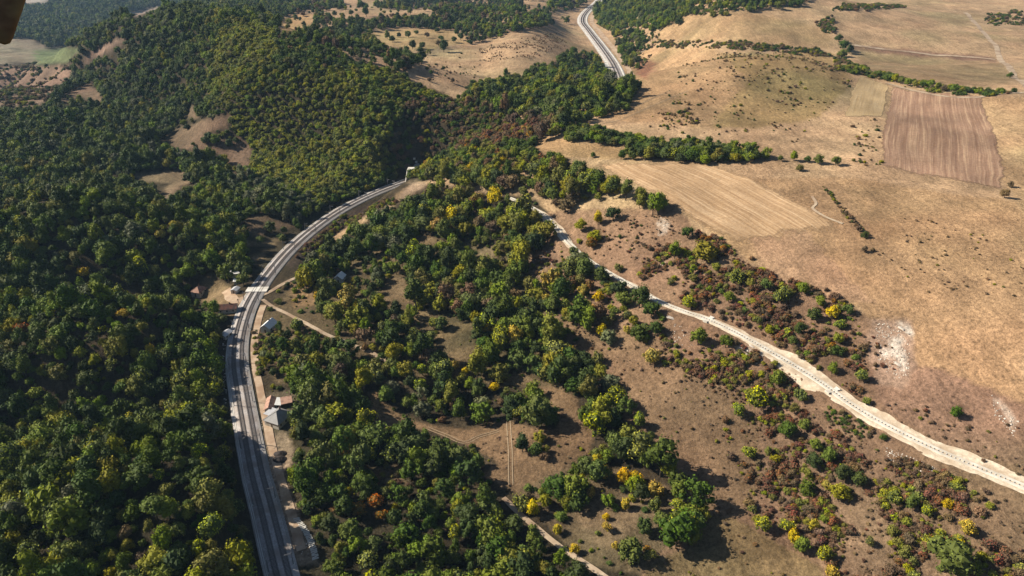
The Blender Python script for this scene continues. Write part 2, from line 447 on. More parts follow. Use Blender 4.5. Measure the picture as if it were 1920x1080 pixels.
# bare or grassy land where shrubs grow: polygon, share of ground covered, colour weights, crown metres
SHRUB = [
    ([(1196, 512), (1235, 470), (1262, 452), (1300, 430), (1352, 446), (1396, 492), (1448, 514), (1506, 532), (1592, 566), (1634, 604), (1616, 640), (1626, 690), (1612, 745), (1576, 722), (1500, 668), (1420, 622), (1330, 586), (1262, 566)],
     .80, dict(rust=.46, umber=.24, olive=.14, mid=.06, lime=.06, orange=.04), (1.6, 5.0)),
    ([(1070, 480), (1120, 500), (1160, 535), (1240, 585), (1250, 640), (1200, 640), (1140, 560), (1090, 530)], .9, dict(rust=.35, olive=.3, umber=.2, mid=.15), (2.2, 4.5)),
    ([(1236, 600), (1330, 618), (1400, 648), (1470, 694), (1516, 756), (1500, 800), (1440, 790), (1350, 730), (1240, 690)], .5, dict(rust=.36, umber=.32, olive=.24, lime=.08), (1.2, 4.4)),
    ([(1360, 780), (1480, 770), (1560, 800), (1660, 860), (1560, 960), (1480, 960), (1400, 900), (1360, 850)], .6, dict(rust=.40, umber=.28, olive=.22, lime=.1), (1.2, 4.6)),
    ([(1400, 940), (1520, 930), (1660, 900), (1800, 890), (1960, 950), (2200, 1050), (2200, 1500), (1640, 1500), (1600, 1120), (1520, 1010), (1430, 1000)], .7, dict(rust=.30, umber=.30, olive=.22, lime=.12, straw=.06), (1.2, 4.8)),
    ([(1660, 850), (1760, 880), (1920, 935), (1920, 960), (1760, 920), (1640, 870)], .6, dict(umber=.6, rust=.3, olive=.1), (1.6, 3.0)),
    ([(1545, 755), (1590, 772), (1640, 800), (1664, 822), (1640, 834), (1590, 810), (1550, 785)], .85, dict(dark=.6, olive=.2, umber=.2), (2.0, 3.6)),
    ([(340 + 1000, 96), (1500, 96), (1570, 128), (1604, 150), (1560, 200), (1510, 246), (1440, 236), (1400, 180)], .05, dict(umber=.5, straw=.2, dark=.1, olive=.2), (1.2, 3.2)),
    ([(1196, 198), (1286, 186), (1316, 232), (1250, 246)], .16, dict(umber=.5, dark=.3, olive=.2), (1.4, 3.6)),
    ([(1290, 110), (1420, 100), (1540, 200), (1500, 270), (1320, 250), (1200, 240)], .03, dict(umber=.5, dark=.3, olive=.2), (1.4, 3.0)),
    ([(1600, 14), (1920, 0), (2300, 0), (2300, 112), (1920, 112), (1600, 84)], .035, dict(umber=.6, dark=.25, olive=.15), (2.0, 5.0)),
    ([(1596, 226), (1650, 222), (1654, 312), (1600, 308)], .09, dict(umber=.5, dark=.3, olive=.2), (1.6, 4.0)),
    ([(1238, 76), (1400, 78), (1530, 90), (1566, 106), (1530, 104), (1400, 91), (1240, 88)], .75, dict(umber=.4, dark=.4, olive=.2), (2.5, 5.5)),
    ([(1525, 40), (1560, 30), (1572, 62), (1550, 66)], .6, dict(umber=.4, dark=.5, olive=.1), (3, 6)),
    ([(1556, 8), (1640, 8), (1700, 12), (1640, 18), (1560, 20)], .6, dict(umber=.4, dark=.5, olive=.1), (3, 6)),
    ([(1848, 24), (1920, 20), (2200, 30), (2200, 48), (1850, 46)], .25, dict(umber=.4, dark=.5, olive=.1), (3, 6)),
    ([(1560, 100), (1590, 112), (1600, 128), (1570, 132)], .6, dict(umber=.4, dark=.4, olive=.2), (3, 6)),
    ([(900, 90), (1040, 60), (1066, 84), (1000, 112), (900, 116)], .07, dict(umber=.5, straw=.3, rust=.2), (1.2, 2.6)),
    ([(780, 118), (900, 92), (900, 150), (800, 160)], .02, dict(umber=.6, dark=.4), (1.5, 4)),
    ([(1150, 60), (1230, 52), (1240, 80), (1200, 130), (1170, 120)], .28, dict(dark=.4, umber=.4, olive=.2), (2.5, 6)),
    ([(1100, 430), (1240, 410), (1260, 460), (1200, 500), (1120, 480)], .07, dict(rust=.5, umber=.3, dark=.2), (1.6, 3.6)),
    ([(1600, 600), (1660, 610), (1690, 690), (1640, 740), (1610, 720)], .16, dict(umber=.6, rust=.3, olive=.1), (1.5, 3)),
    ([(1620, 730), (1920, 800), (1920, 890), (1700, 800)], .03, dict(umber=.6, rust=.4), (1, 2.2)),
    ([(-900, 122), (60, 121), (132, 124), (132, 150), (97, 186), (60, 202), (-900, 214)], .30, dict(umber=.5, dark=.3, olive=.2), (4, 9)),
    ([(700, 884), (758, 876), (764, 912), (710, 908)], .4, dict(rust=.3, umber=.4, olive=.3), (2, 4)),
    ([(1005, 470), (1040, 462), (1052, 490), (1020, 520), (972, 512)], .3, dict(rust=.3, umber=.4, olive=.3), (2, 4)),
    ([(540, 503), (590, 464), (648, 424), (715, 390), (770, 372), (720, 374), (640, 408), (580, 450), (536, 495)], .42, dict(umber=.4, olive=.3, mid=.2, rust=.1), (1.2, 4.2)),
    ([(1588, 118), (1640, 130), (1720, 150), (1800, 163), (1860, 168), (1900, 172), (1860, 178), (1790, 176), (1700, 162), (1630, 144), (1588, 132)], .8, dict(dark=.4, mid=.3, olive=.2, umber=.1), (2.5, 5.5)),
    ([(1536, 344), (1552, 352), (1600, 408), (1632, 440), (1620, 446), (1590, 412)], .4, dict(umber=.6, olive=.2, dark=.2), (1.0, 2.4)),
    ([(475, 620), (560, 600), (640, 660), (560, 720), (480, 700)], .5, dict(umber=.3, olive=.4, mid=.3), (2, 4)),
]
# open ground colours: polygon, colour, later wins
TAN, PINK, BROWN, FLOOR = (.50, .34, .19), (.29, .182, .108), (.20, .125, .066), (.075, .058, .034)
ZONE = [
    ([(440, -260), (2600, -260), (2600, 2000), (1180, 2000), (1180, 1080), (1330, 950), (1050, 590), (1250, 600), (1000, 380), (780, 340), (860, 180), (500, 60)], TAN),
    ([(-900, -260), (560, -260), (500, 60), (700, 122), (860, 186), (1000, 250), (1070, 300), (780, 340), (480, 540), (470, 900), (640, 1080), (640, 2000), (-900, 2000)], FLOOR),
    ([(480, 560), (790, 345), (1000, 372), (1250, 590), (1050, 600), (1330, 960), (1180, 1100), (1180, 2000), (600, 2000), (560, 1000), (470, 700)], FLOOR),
    ([(960, 920), (1100, 860), (1330, 940), (1200, 1080), (1100, 1060)], (.20, .145, .08)),
    ([(480, 600), (560, 530), (760, 440), (1000, 470), (1060, 600), (1120, 740), (900, 720), (700, 720), (520, 720)], (.16, .118, .062)),
    ([(1020, 400), (1260, 385), (1300, 430), (1640, 600), (1720, 720), (1920, 800), (2600, 1060), (2600, 2000), (1180, 2000), (1200, 1070), (1330, 950), (1220, 800), (1040, 600), (1000, 480)], PINK),
    ([(1050, 590), (1250, 640), (1420, 780), (1420, 950), (1330, 1000), (1220, 850), (1140, 740), (1150, 680), (1060, 640)], (.255, .165, .092)),
    ([(1335, 962), (1380, 975), (1450, 1010), (1530, 1060), (1580, 1200), (1180, 1200), (1210, 1060), (1300, 1020)], (.235, .165, .080)),
    ([(1250, 340), (1560, 330), (1700, 420), (1920, 520), (1920, 760), (1720, 700), (1600, 570), (1420, 500), (1300, 410)], (.43, .275, .145)),
    ([(1560, 330), (1920, 380), (2400, 420), (2400, 560), (1920, 560), (1650, 440)], (.45, .29, .15)),
    ([(1400, 420), (1500, 420), (1640, 570), (1560, 560), (1420, 500)], (.37, .235, .135)),
    ([(1620, 690), (1760, 690), (2000, 790), (2000, 900), (1780, 840), (1640, 750)], (.31, .19, .12)),
    ([(1630, 596), (1705, 600), (1722, 690), (1690, 730), (1640, 720), (1618, 660)], (.36, .245, .165)),
    ([(1684, 606), (1694, 608), (1712, 626), (1708, 632), (1690, 620)], (.66, .58, .46)),
    ([(1662, 640), (1682, 630), (1694, 640), (1688, 652), (1700, 668), (1702, 692), (1682, 706), (1690, 684), (1674, 668), (1656, 672), (1644, 660), (1664, 656)], (.62, .54, .43)),
    ([(1232, 418), (1244, 408), (1252, 424), (1244, 444), (1234, 440)], (.55, .44, .33)),
    ([(1864, 748), (1878, 752), (1906, 790), (1900, 806), (1880, 776)], (.50, .39, .29)),
    ([(1380, 646), (1410, 650), (1436, 664), (1418, 672), (1392, 660)], (.52, .40, .28)),
    ([(1290, 100), (1560, 100), (1600, 150), (1540, 220), (1420, 240), (1290, 240)], (.40, .275, .125)),
    ([(1200, 90), (1340, 90), (1400, 150), (1330, 240), (1180, 230), (1120, 220)], (.46, .30, .155)),
    ([(1600, 100), (1880, 118), (1900, 160), (1800, 166), (1680, 150), (1600, 120)], (.36, .25, .135)),
    ([(1000, 255), (1060, 262), (1170, 275), (1200, 300), (1080, 296), (1010, 285)], (.42, .275, .135)),
    ([(1230, 30), (1400, 20), (1560, 60), (1560, 92), (1400, 80), (1230, 80)], (.43, .29, .15)),
    ([(1800, 180), (1920, 180), (2300, 190), (2300, 420), (1920, 400), (1880, 340)], (.50, .335, .175)),
    ([(1195, 110), (1235, 120), (1212, 150), (1190, 140)], (.34, .17, .10)),
    ([(1590, 84), (1860, 106), (1866, 116), (1700, 104), (1592, 92)], (.25, .145, .095)),
    ([(-900, 122), (132, 124), (132, 150), (97, 186), (60, 202), (-900, 214)], (.30, .20, .135)),
    ([(-500, 74), (60, 73), (90, 90), (130, 118), (-500, 121)], (.30, .24, .16)),
    ([(60, 96), (150, 88), (125, 118), (72, 120)], (.19, .22, .10)),
    ([(540, 505), (592, 462), (648, 424), (720, 390), (690, 380), (600, 432), (530, 500)], (.125, .088, .065)),
    ([(772, 340), (808, 344), (796, 352), (762, 372), (742, 382), (752, 360)], (.40, .28, .18)),
    ([(400, 397), (424, 390), (428, 396), (404, 406)], (.12, .19, .05)),
    ([(480, 815), (540, 808), (548, 850), (536, 890), (556, 945), (600, 1060), (560, 1060), (500, 900)], (.38, .265, .18)),
    ([(540, 530), (580, 540), (590, 570), (550, 575)], (.31, .20, .10)),
    ([(500, 738), (560, 728), (552, 800), (505, 820), (494, 770)], (.17, .13, .085)),
]
_cc = [(.235, .155, .098), (.235, .155, .098), (.235, .155, .098), (.30, .22, .13), (.235, .15, .095), (.26, .18, .10), (.26, .18, .10), None, None, (.30, .2, .14), (.40, .30, .22), (.5, .42, .34),
       (.24, .17, .09), None, (.20, .14, .085), (.26, .19, .10), (.27, .2, .11), (.24, .17, .09), (.33, .24, .12), (.27, .185, .095), (.26, .18, .095), (.225, .148, .080), (.30, .21, .11), (.26, .18, .10), (.2, .14, .08),
       (.30, .19, .12), None, None, None, (.47, .33, .16), (.45, .29, .14), (.45, .3, .17), (.45, .3, .17), (.45, .3, .17), (.45, .3, .17), (.45, .3, .17), None, None, None, None]
ZONE += [(p, c) for p, c in zip(CLEAR, _cc) if c]
ZONE.insert(1, (PARK[0], (.42, .285, .17)))

# ------------------------------------------------------------------ the ground sheet
NA, NR = 600, 640
ang = np.linspace(R(-66), R(66), NA)
rad = np.concatenate([np.geomspace(60, 5200, NR)])
AA, RR = np.meshgrid(ang, rad)
GX = (RR * np.sin(AA)).ravel(); GY = (RR * np.cos(AA)).ravel() - 20
GZ = land(GX, GY)
land_exact = land
_G = GZ.reshape(NR, NA); _lr = np.log(rad)
def land(x, y):
    x = np.asarray(x, float); y = np.asarray(y, float) + 20
    fa = np.clip((np.arctan2(x, y) - ang[0]) / (ang[1] - ang[0]), 0, NA - 1.001)
    fr = np.clip((np.log(np.maximum(np.hypot(x, y), 1)) - _lr[0]) / (_lr[1] - _lr[0]), 0, NR - 1.001)
    ia = fa.astype(int); ir = fr.astype(int); ua = fa - ia; ur = fr - ir
    return (_G[ir, ia] * (1 - ua) + _G[ir, ia + 1] * ua) * (1 - ur) + (_G[ir + 1, ia] * (1 - ua) + _G[ir + 1, ia + 1] * ua) * ur
ppx, ppy, _ = project(GX, GY, GZ)
gcol = np.zeros((len(GX), 3))
for jx, jy in ((0, 0), (1, .4), (-.6, .9), (-.5, -1)):
    wx = ppx + 7 * fbm(GX * .05 + 3, GY * .05, 2) + 4 * jx + 5 * fbm(GX * .2, GY * .2, 1)
    wy = ppy + 4 * fbm(GX * .05 - 8, GY * .05 + 4, 2) + 2 * jy
    c = np.tile(np.array(TAN), (len(GX), 1))
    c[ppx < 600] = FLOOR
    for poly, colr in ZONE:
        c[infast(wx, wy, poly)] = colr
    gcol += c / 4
# worn and bleached patches with shapes of their own
pv = fbm(GX * .016 + 40, GY * .016, 4); pv2 = fbm(GX * .05 + 11, GY * .05 + 70, 3)
gcol *= (1 + .34 * pv + .26 * pv2)[:, None]
gol = np.clip(fbm(GX * .011 + 90, GY * .011 + 5, 3) * 1.6, 0, 1)[:, None]
gcol = gcol * (1 - gol * np.array([.20, .10, .16]))
gcol[:, 0] *= 1 + .05 * fbm(GX * .03, GY * .03 + 30, 2)
gcol *= np.array([.745, .735, .765])
gcol = np.clip(gcol, .01, .8)
idx = np.arange(NA * NR).reshape(NR, NA)
quads = np.stack([idx[:-1, :-1], idx[:-1, 1:], idx[1:, 1:], idx[1:, :-1]], -1).reshape(-1, 4)[:, ::-1]

gm, nt, ns, ls, pb = nodemat('dry_grassland')
setspec(pb, .95, .05)
at = ns.new('ShaderNodeAttribute'); at.attribute_name = 'ground_colour'
tc = ns.new('ShaderNodeTexCoord')
n1 = N(nt, 'ShaderNodeTexNoise', Scale=.55, Detail=7, Roughness=.7); ls.new(tc.outputs['Object'], n1.inputs['Vector'])
n2 = N(nt, 'ShaderNodeTexNoise', Scale=.09, Detail=5, Roughness=.6); ls.new(tc.outputs['Object'], n2.inputs['Vector'])
mp = ns.new('ShaderNodeMapping'); mp.inputs['Rotation'].default_value = (0, 0, R(28)); mp.inputs['Scale'].default_value = (1, .12, 1)
ls.new(tc.outputs['Object'], mp.inputs[0])
n3 = N(nt, 'ShaderNodeTexNoise', Scale=.35, Detail=4, Roughness=.6); ls.new(mp.outputs[0], n3.inputs['Vector'])
def mrange(src, a, b, lo, hi):
    m = ns.new('ShaderNodeMapRange'); ls.new(src, m.inputs[0])
    m.inputs[1].default_value = a; m.inputs[2].default_value = b; m.inputs[3].default_value = lo; m.inputs[4].default_value = hi
    return m.outputs[0]
def mul(a, b):
    m = ns.new('ShaderNodeMath'); m.operation = 'MULTIPLY'; ls.new(a, m.inputs[0]); ls.new(b, m.inputs[1]); return m.outputs[0]
f = mul(mul(mrange(n1.outputs[0], .3, .72, .50, 1.36), mrange(n2.outputs[0], .3, .7, .76, 1.18)), mrange(n3.outputs[0], .3, .7, .80, 1.14))
vo = N(nt, 'ShaderNodeTexVoronoi', Scale=.42, Randomness=1.0); ls.new(tc.outputs['Object'], vo.inputs['Vector'])
n4 = N(nt, 'ShaderNodeTexNoise', Scale=.03, Detail=4, Roughness=.6); ls.new(tc.outputs['Object'], n4.inputs['Vector'])
ad = ns.new('ShaderNodeMath'); ad.operation = 'ADD'; ls.new(vo.outputs['Distance'], ad.inputs[0]); ls.new(mrange(n4.outputs[0], .42, .62, .5, 0.0), ad.inputs[1])
f = mul(f, mrange(ad.outputs[0], .12, .42, .60, 1.0))
n5 = N(nt, 'ShaderNodeTexNoise', Scale=1.7, Detail=5, Roughness=.75); ls.new(tc.outputs['Object'], n5.inputs['Vector'])
f = mul(f, mrange(n5.outputs[0], .34, .66, .66, 1.26))
vm = ns.new('ShaderNodeVectorMath'); vm.operation = 'SCALE'; ls.new(at.outputs['Color'], vm.inputs[0]); ls.new(f, vm.inputs['Scale'])
ls.new(vm.outputs[0], pb.inputs['Base Color'])
bp = N(nt, 'ShaderNodeBump', Strength=.9, Distance=1.0); ls.new(n1.outputs[0], bp.inputs['Height']); ls.new(bp.outputs[0], pb.inputs['Normal'])
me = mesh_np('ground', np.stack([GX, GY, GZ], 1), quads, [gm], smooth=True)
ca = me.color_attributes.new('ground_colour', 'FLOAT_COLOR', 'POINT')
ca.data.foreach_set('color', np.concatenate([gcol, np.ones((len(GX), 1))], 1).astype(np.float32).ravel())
ground = link(bpy.data.objects.new('ground', me))
tag(ground, 'dry rolling land under woods, fields and meadows', kind='structure')

# ------------------------------------------------------------------ ribbons laid on the land
def tangents(L):
    t = np.gradient(L[:, :2], axis=0); t /= np.linalg.norm(t, axis=1)[:, None]
    return t, np.stack([t[:, 1], -t[:, 0]], 1)          # right-hand normal
def ribbon(name, L, section, mat, z=None, parent=None, smooth=True, wob=0.0, seed=1, kind=None, label=None):
    """section: [(offset to the right, dz)], z: None = follow the land, else array of heights"""
    t, n = tangents(L)
    k = len(section); V = np.zeros((len(L), k, 3))
    for j, (o, dz) in enumerate(section):
        oo = np.full(len(L), float(o))
        if wob and j in (0, k - 1):
            oo = oo * (1 + wob * fbm(np.arange(len(L)) * .13 + seed * 7 + j * 31, np.zeros(len(L)), 3))
        x = L[:, 0] + n[:, 0] * oo; y = L[:, 1] + n[:, 1] * oo
        V[:, j, 0] = x; V[:, j, 1] = y
        V[:, j, 2] = (land(x, y) if z is None else z) + dz
    i = np.arange(len(L) * k).reshape(len(L), k)
    F = np.stack([i[:-1, :-1], i[:-1, 1:], i[1:, 1:], i[1:, :-1]], -1).reshape(-1, 4)
    me = mesh_np(name, V.reshape(-1, 3), F, [mat], smooth=smooth)
    o = link(bpy.data.objects.new(name, me), parent)
    if kind: o['kind'] = kind
    if label: o['label'] = label
    return o
def pxline(pts, step=2.0):
    x, y = cast([p[0] for p in pts], [p[1] for p in pts], land)
    return catmull(np.stack([x, y], 1), step)
def offset_line(L, off):
    t, n = tangents(L); return L + n * np.asarray(off).reshape(-1, 1) if np.ndim(off) else L + n * off

# fields as sheets of their own
def stripe_mat(name, c1, c2, c3, freq, streak=.5):
    c1, c2, c3 = (tuple(q * k for q, k in zip(c, (.715, .715, .735))) for c in (c1, c2, c3))
    m, nt, ns, ls, b = nodemat(name); setspec(b, .95, .05)
    uv = ns.new('ShaderNodeUVMap'); mp = ns.new('ShaderNodeMapping'); mp.inputs['Scale'].default_value = (freq, 2.2, 1)
    ls.new(uv.outputs[0], mp.inputs[0])
    n1 = N(nt, 'ShaderNodeTexNoise', Scale=1.0, Detail=5, Roughness=.7); ls.new(mp.outputs[0], n1.inputs['Vector'])
    r = ns.new('ShaderNodeValToRGB'); e = r.color_ramp.elements
    e[0].position = .33; e[0].color = (*c1, 1); e[1].position = .68; e[1].color = (*c3, 1)
    q = e.new(.5); q.color = (*c2, 1)
    ls.new(n1.outputs[0], r.inputs[0])
    tc = ns.new('ShaderNodeTexCoord')
    n2 = N(nt, 'ShaderNodeTexNoise', Scale=.02, Detail=4); ls.new(tc.outputs['Object'], n2.inputs['Vector'])
    n3 = N(nt, 'ShaderNodeTexNoise', Scale=.6, Detail=5, Roughness=.7); ls.new(tc.outputs['Object'], n3.inputs['Vector'])
    a = ns.new('ShaderNodeMapRange'); ls.new(n2.outputs[0], a.inputs[0]); a.inputs[1].default_value = .35; a.inputs[2].default_value = .65; a.inputs[3].default_value = .8; a.inputs[4].default_value = 1.2
    a2 = ns.new('ShaderNodeMapRange'); ls.new(n3.outputs[0], a2.inputs[0]); a2.inputs[1].default_value = .3; a2.inputs[2].default_value = .7; a2.inputs[3].default_value = .78; a2.inputs[4].default_value = 1.2
    mm = ns.new('ShaderNodeMath'); mm.operation = 'MULTIPLY'; ls.new(a.outputs[0], mm.inputs[0]); ls.new(a2.outputs[0], mm.inputs[1])
    vm = ns.new('ShaderNodeVectorMath'); vm.operation = 'SCALE'; ls.new(r.outputs[0], vm.inputs[0]); ls.new(mm.outputs[0], vm.inputs['Scale'])
    ls.new(vm.outputs[0], b.inputs['Base Color'])
    bp = N(nt, 'ShaderNodeBump', Strength=.6, Distance=.5); ls.new(n1.outputs[0], bp.inputs['Height']); ls.new(bp.outputs[0], b.inputs['Normal'])
    # weedy margin: the worked soil breaks up towards the edge
    ea = ns.new('ShaderNodeAttribute'); ea.attribute_name = 'margin'
    n6 = N(nt, 'ShaderNodeTexNoise', Scale=.16, Detail=6, Roughness=.7); ls.new(tc.outputs['Object'], n6.inputs['Vector'])
    sm = ns.new('ShaderNodeMath'); sm.operation = 'ADD'; ls.new(ea.outputs['Fac'], sm.inputs[0]); ls.new(n6.outputs[0], sm.inputs[1])
    al = ns.new('ShaderNodeMapRange'); ls.new(sm.outputs[0], al.inputs[0]); al.inputs[1].default_value = .72; al.inputs[2].default_value = .95
    ls.new(al.outputs[0], b.inputs['Alpha'])
    return m
def field(name, left, right, mat, label, nu=70, nv=70, ragged=1.2, soft=8.0):
    """left / right: edge polylines in the photo, both running top to bottom"""
    def res(p):
        x, y = cast([a for a, _ in p], [b for _, b in p], land)
        L = np.stack([x, y], 1); s = np.concatenate([[0], np.cumsum(np.linalg.norm(np.diff(L, axis=0), axis=1))]); q = np.linspace(0, s[-1], nv)
        return np.stack([np.interp(q, s, L[:, 0]), np.interp(q, s, L[:, 1])], 1)
    A, B = res(left), res(right)
    u = np.linspace(0, 1, nu)[None, :, None]
    P = A[:, None] * (1 - u) + B[:, None] * u
    P = P.reshape(-1, 2)
    edge_ = np.maximum(np.abs(np.linspace(-1, 1, nu))[None, :] ** 6 * np.ones((nv, 1)), np.abs(np.linspace(-1, 1, nv))[:, None] ** 6 * np.ones((1, nu))).reshape(-1, 1)
    P = P + ragged * (edge_ + .06) * np.stack([fbm(P[:, 0] * .08, P[:, 1] * .08, 3), fbm(P[:, 0] * .08 + 50, P[:, 1] * .08, 3)], 1) * 2
    Z = land(P[:, 0], P[:, 1]) + .22
    i = np.arange(nu * nv).reshape(nv, nu)
    F = np.stack([i[:-1, :-1], i[:-1, 1:], i[1:, 1:], i[1:, :-1]], -1).reshape(-1, 4)[:, ::-1]
    me = mesh_np(name, np.column_stack([P, Z]), F, [mat], smooth=True)
    uu_, vv_ = np.meshgrid(np.linspace(0, 1, nu), np.linspace(0, 1, nv))
    mg = np.minimum(np.minimum(uu_, 1 - uu_), np.minimum(vv_, 1 - vv_)).ravel() * soft
    ma = me.attributes.new('margin', 'FLOAT', 'POINT'); ma.data.foreach_set('value', np.clip(mg, 0, 1).astype(np.float32))
    uvl = me.uv_layers.new(name='UVMap')
    uu, vv = np.meshgrid(np.linspace(0, 1, nu), np.linspace(0, 1, nv))
    uv = np.stack([uu.ravel(), vv.ravel()], 1)
    vi = np.empty(len(me.loops), np.int32); me.loops.foreach_get('vertex_index', vi)
    uvl.data.foreach_set('uv', uv[vi].astype(np.float32).ravel())
    return tag(link(bpy.data.objects.new(name, me)), label, kind='structure')
field('ploughed_field', [(1670, 160), (1660, 205), (1649, 260), (1651, 314)], [(1842, 178), (1866, 234), (1884, 300), (1886, 362)],
      stripe_mat('ploughed_soil', (.235, .138, .088), (.33, .205, .132), (.52, .355, .22), 34), 'ploughed field of striped purple-brown soil on the hill', soft=11)
field('stubble_field', [(1612, 138), (1596, 170), (1580, 222)], [(1668, 158), (1661, 195), (1655, 222)],
      stripe_mat('pale_stubble', (.40, .285, .15), (.47, .34, .18), (.55, .41, .235), 12), 'pale stubble field beside the ploughed field', 30, 40)
field('mown_field', [(1092, 304), (1180, 352), (1258, 398), (1400, 470)], [(1330, 304), (1440, 340), (1540, 392), (1600, 440)],
      stripe_mat('mown_stubble', (.34, .215, .115), (.45, .295, .16), (.66, .475, .29), 46), 'mown field with long pale diagonal rows above the scrub', soft=4.5)

# ------------------------------------------------------------------ the railway
ZR = np.zeros(len(RAIL))
ribbon('railway_bed', RAIL, [(-7.4, -.9), (-6.2, -.05), (-4.9, .0), (-4.4, .42), (4.3, .42), (4.8, .0), (5.4, -.02), (6.6, -.9)], M['ballast'], z=ZR, kind='structure', label='pale gravel bed of the double railway curve', wob=.06)
def strip_boxes(L, z, off, length, width, height, spacing):
    """cross pieces along a line, joined"""
    s = np.concatenate([[0], np.cumsum(np.linalg.norm(np.diff(L, axis=0), axis=1))])
    q = np.arange(0, s[-1], spacing)
    x = np.interp(q, s, L[:, 0]); y = np.interp(q, s, L[:, 1]); zz = np.interp(q, s, z)
    t, n = tangents(L)
    tx = np.interp(q, s, t[:, 0]); ty = np.interp(q, s, t[:, 1])
    nx, ny = ty, -tx
    cx = x + nx * off; cy_ = y + ny * off
    V = np.zeros((len(q), 8, 3)); k = 0
    for dz in (0, height):
        for a, b in ((-1, -1), (1, -1), (1, 1), (-1, 1)):
            V[:, k, 0] = cx + nx * a * length / 2 + tx * b * width / 2
            V[:, k, 1] = cy_ + ny * a * length / 2 + ty * b * width / 2
            V[:, k, 2] = zz + dz; k += 1
    base = np.array([(4, 5, 6, 7), (0, 1, 5, 4), (1, 2, 6, 5), (2, 3, 7, 6), (3, 0, 4, 7)])
    F = (np.arange(len(q))[:, None, None] * 8 + base[None]).reshape(-1, 4)
    return V.reshape(-1, 3), F
def track(name, L, z, label, spacing=.62):
    e = empty(name, (0, 0, 0)); tag(e, label, 'railway track', 'tracks of the railway')
    V, F = strip_boxes(L, z + .40, 0, 2.5, .28, .12, spacing)
    o = link(bpy.data.objects.new('sleepers', mesh_np('sleepers', V, F, [M['sleeper']])), e); o['kind'] = 'stuff'
    for sgn in (-.76, .76):
        ribbon('rail', L, [(sgn - .10, .50), (sgn - .085, .69), (sgn + .085, .69), (sgn + .10, .50)], M['rail'], z=z, parent=e, smooth=False)
    return e
track('railway_track', offset_line(RAIL, -2.1), ZR, 'outer track of the double railway on the left of the gravel bed')
track('railway_track', offset_line(RAIL, 2.1), ZR, 'inner track of the double railway on the right of the gravel bed')
# concrete gutters either side
ribbon('gutter', offset_line(RAIL, -5.6), [(-.55, -.3), (-.5, .12), (-.2, .12), (-.15, -.15), (.15, -.15), (.2, .12), (.5, .12), (.55, -.3)], M['concrete'], z=ZR, smooth=False, kind='structure', label='pale concrete gutter along the outer side of the railway')
_m = RAIL[:, 1] > 200
ribbon('gutter', offset_line(RAIL, 5.2)[_m], [(-.4, -.3), (-.36, .1), (-.14, .1), (-.1, -.12), (.1, -.12), (.14, .1), (.36, .1), (.4, -.3)], M['conc_dark'], z=ZR[_m], smooth=False, kind='structure', label='grey concrete gutter along the inner side of the railway')
# far stretch of line beyond the tunnel
ZF = np.full(len(FAR), FAR_Z)
ribbon('railway_bed', FAR, [(-12, -.8), (-10.5, 0), (-5.6, .1), (-5, .4), (5, .4), (5.6, .1), (10.5, 0), (12, -.8)], M['ballast'], z=ZF, kind='structure', label='pale gravel bed of the railway beyond the wooded ridge')
track('railway_track', offset_line(FAR, -2.2), ZF, 'western track of the railway beyond the wooded ridge', 1.2)
track('railway_track', offset_line(FAR, 2.2), ZF, 'eastern track of the railway beyond the wooded ridge', 1.2)
for off, w, lab in ((-8.5, 1.5, 'pale service strip west of the far railway'), (8.2, 1.3, 'pale service strip east of the far railway')):
    ribbon('service_road', offset_line(FAR, off), [(-w, .30), (w, .30)], M['concrete'], z=ZF, kind='structure', label=lab)
ribbon('dirt_road', offset_line(FAR, 19), [(-4.5, .35), (0, .4), (4.5, .35)], M['sandroad'], kind='structure', label='reddish earth road along the far railway', wob=.3)
ribbon('service_road', pxline([(1146, 150), (1138, 138), (1134, 128), (1140, 112)], 4), [(-2.5, .6), (2.5, .6)], M['concrete'], kind='structure', label='pale road curving off the far railway')
ribbon('dirt_road', pxline([(1166, 118), (1182, 112), (1192, 104), (1205, 96), (1220, 88)], 4), [(-4, .35), (4, .35)], M['dirt'], kind='structure', label='dirt road leaving the far railway towards the hill')

# masts of the overhead line
mast_proto = None
def make_mast(loc, rz, label, h=6.6):
    e = empty('catenary_mast', loc, rz); tag(e, label, 'mast', 'overhead line masts along the railway')
    p = MB(); p.box(-.17, .17, -.15, .15, .3, h, .7).build('pole', M['mast'], e)
    b = MB(); b.box(-.45, .45, -.45, .45, -.5, .34).build('foundation', M['concrete'], e)
    a = MB(); a.bar((0, 0, h - .5), (2.7, 0, h - .35), .11).bar((0, 0, h - 1.5), (2.7, 0, h - .45), .10).bar((2.6, 0, h - .5), (2.6, 0, h - 1.0), .09).build('arm', M['mast'], e)
    return e
S_ = np.concatenate([[0], np.cumsum(np.linalg.norm(np.diff(RAIL, axis=0), axis=1))])
_t, _n = tangents(RAIL)
rpx, rpy, _ = project(RAIL[:, 0], RAIL[:, 1], ZR)
q = 15.0; k = 0; proto = None; seen = {-1: 0, 1: 0}
ORD = ['first', 'second', 'third', 'fourth', 'fifth', 'sixth', 'seventh', 'eighth', 'ninth', 'tenth', 'eleventh', 'twelfth', 'thirteenth', 'fourteenth', 'fifteenth', 'sixteenth', 'seventeenth', 'eighteenth', 'nineteenth', 'twentieth',
       'twenty-first', 'twenty-second', 'twenty-third', 'twenty-fourth', 'twenty-fifth', 'twenty-sixth', 'twenty-seventh', 'twenty-eighth', 'twenty-ninth', 'thirtieth']
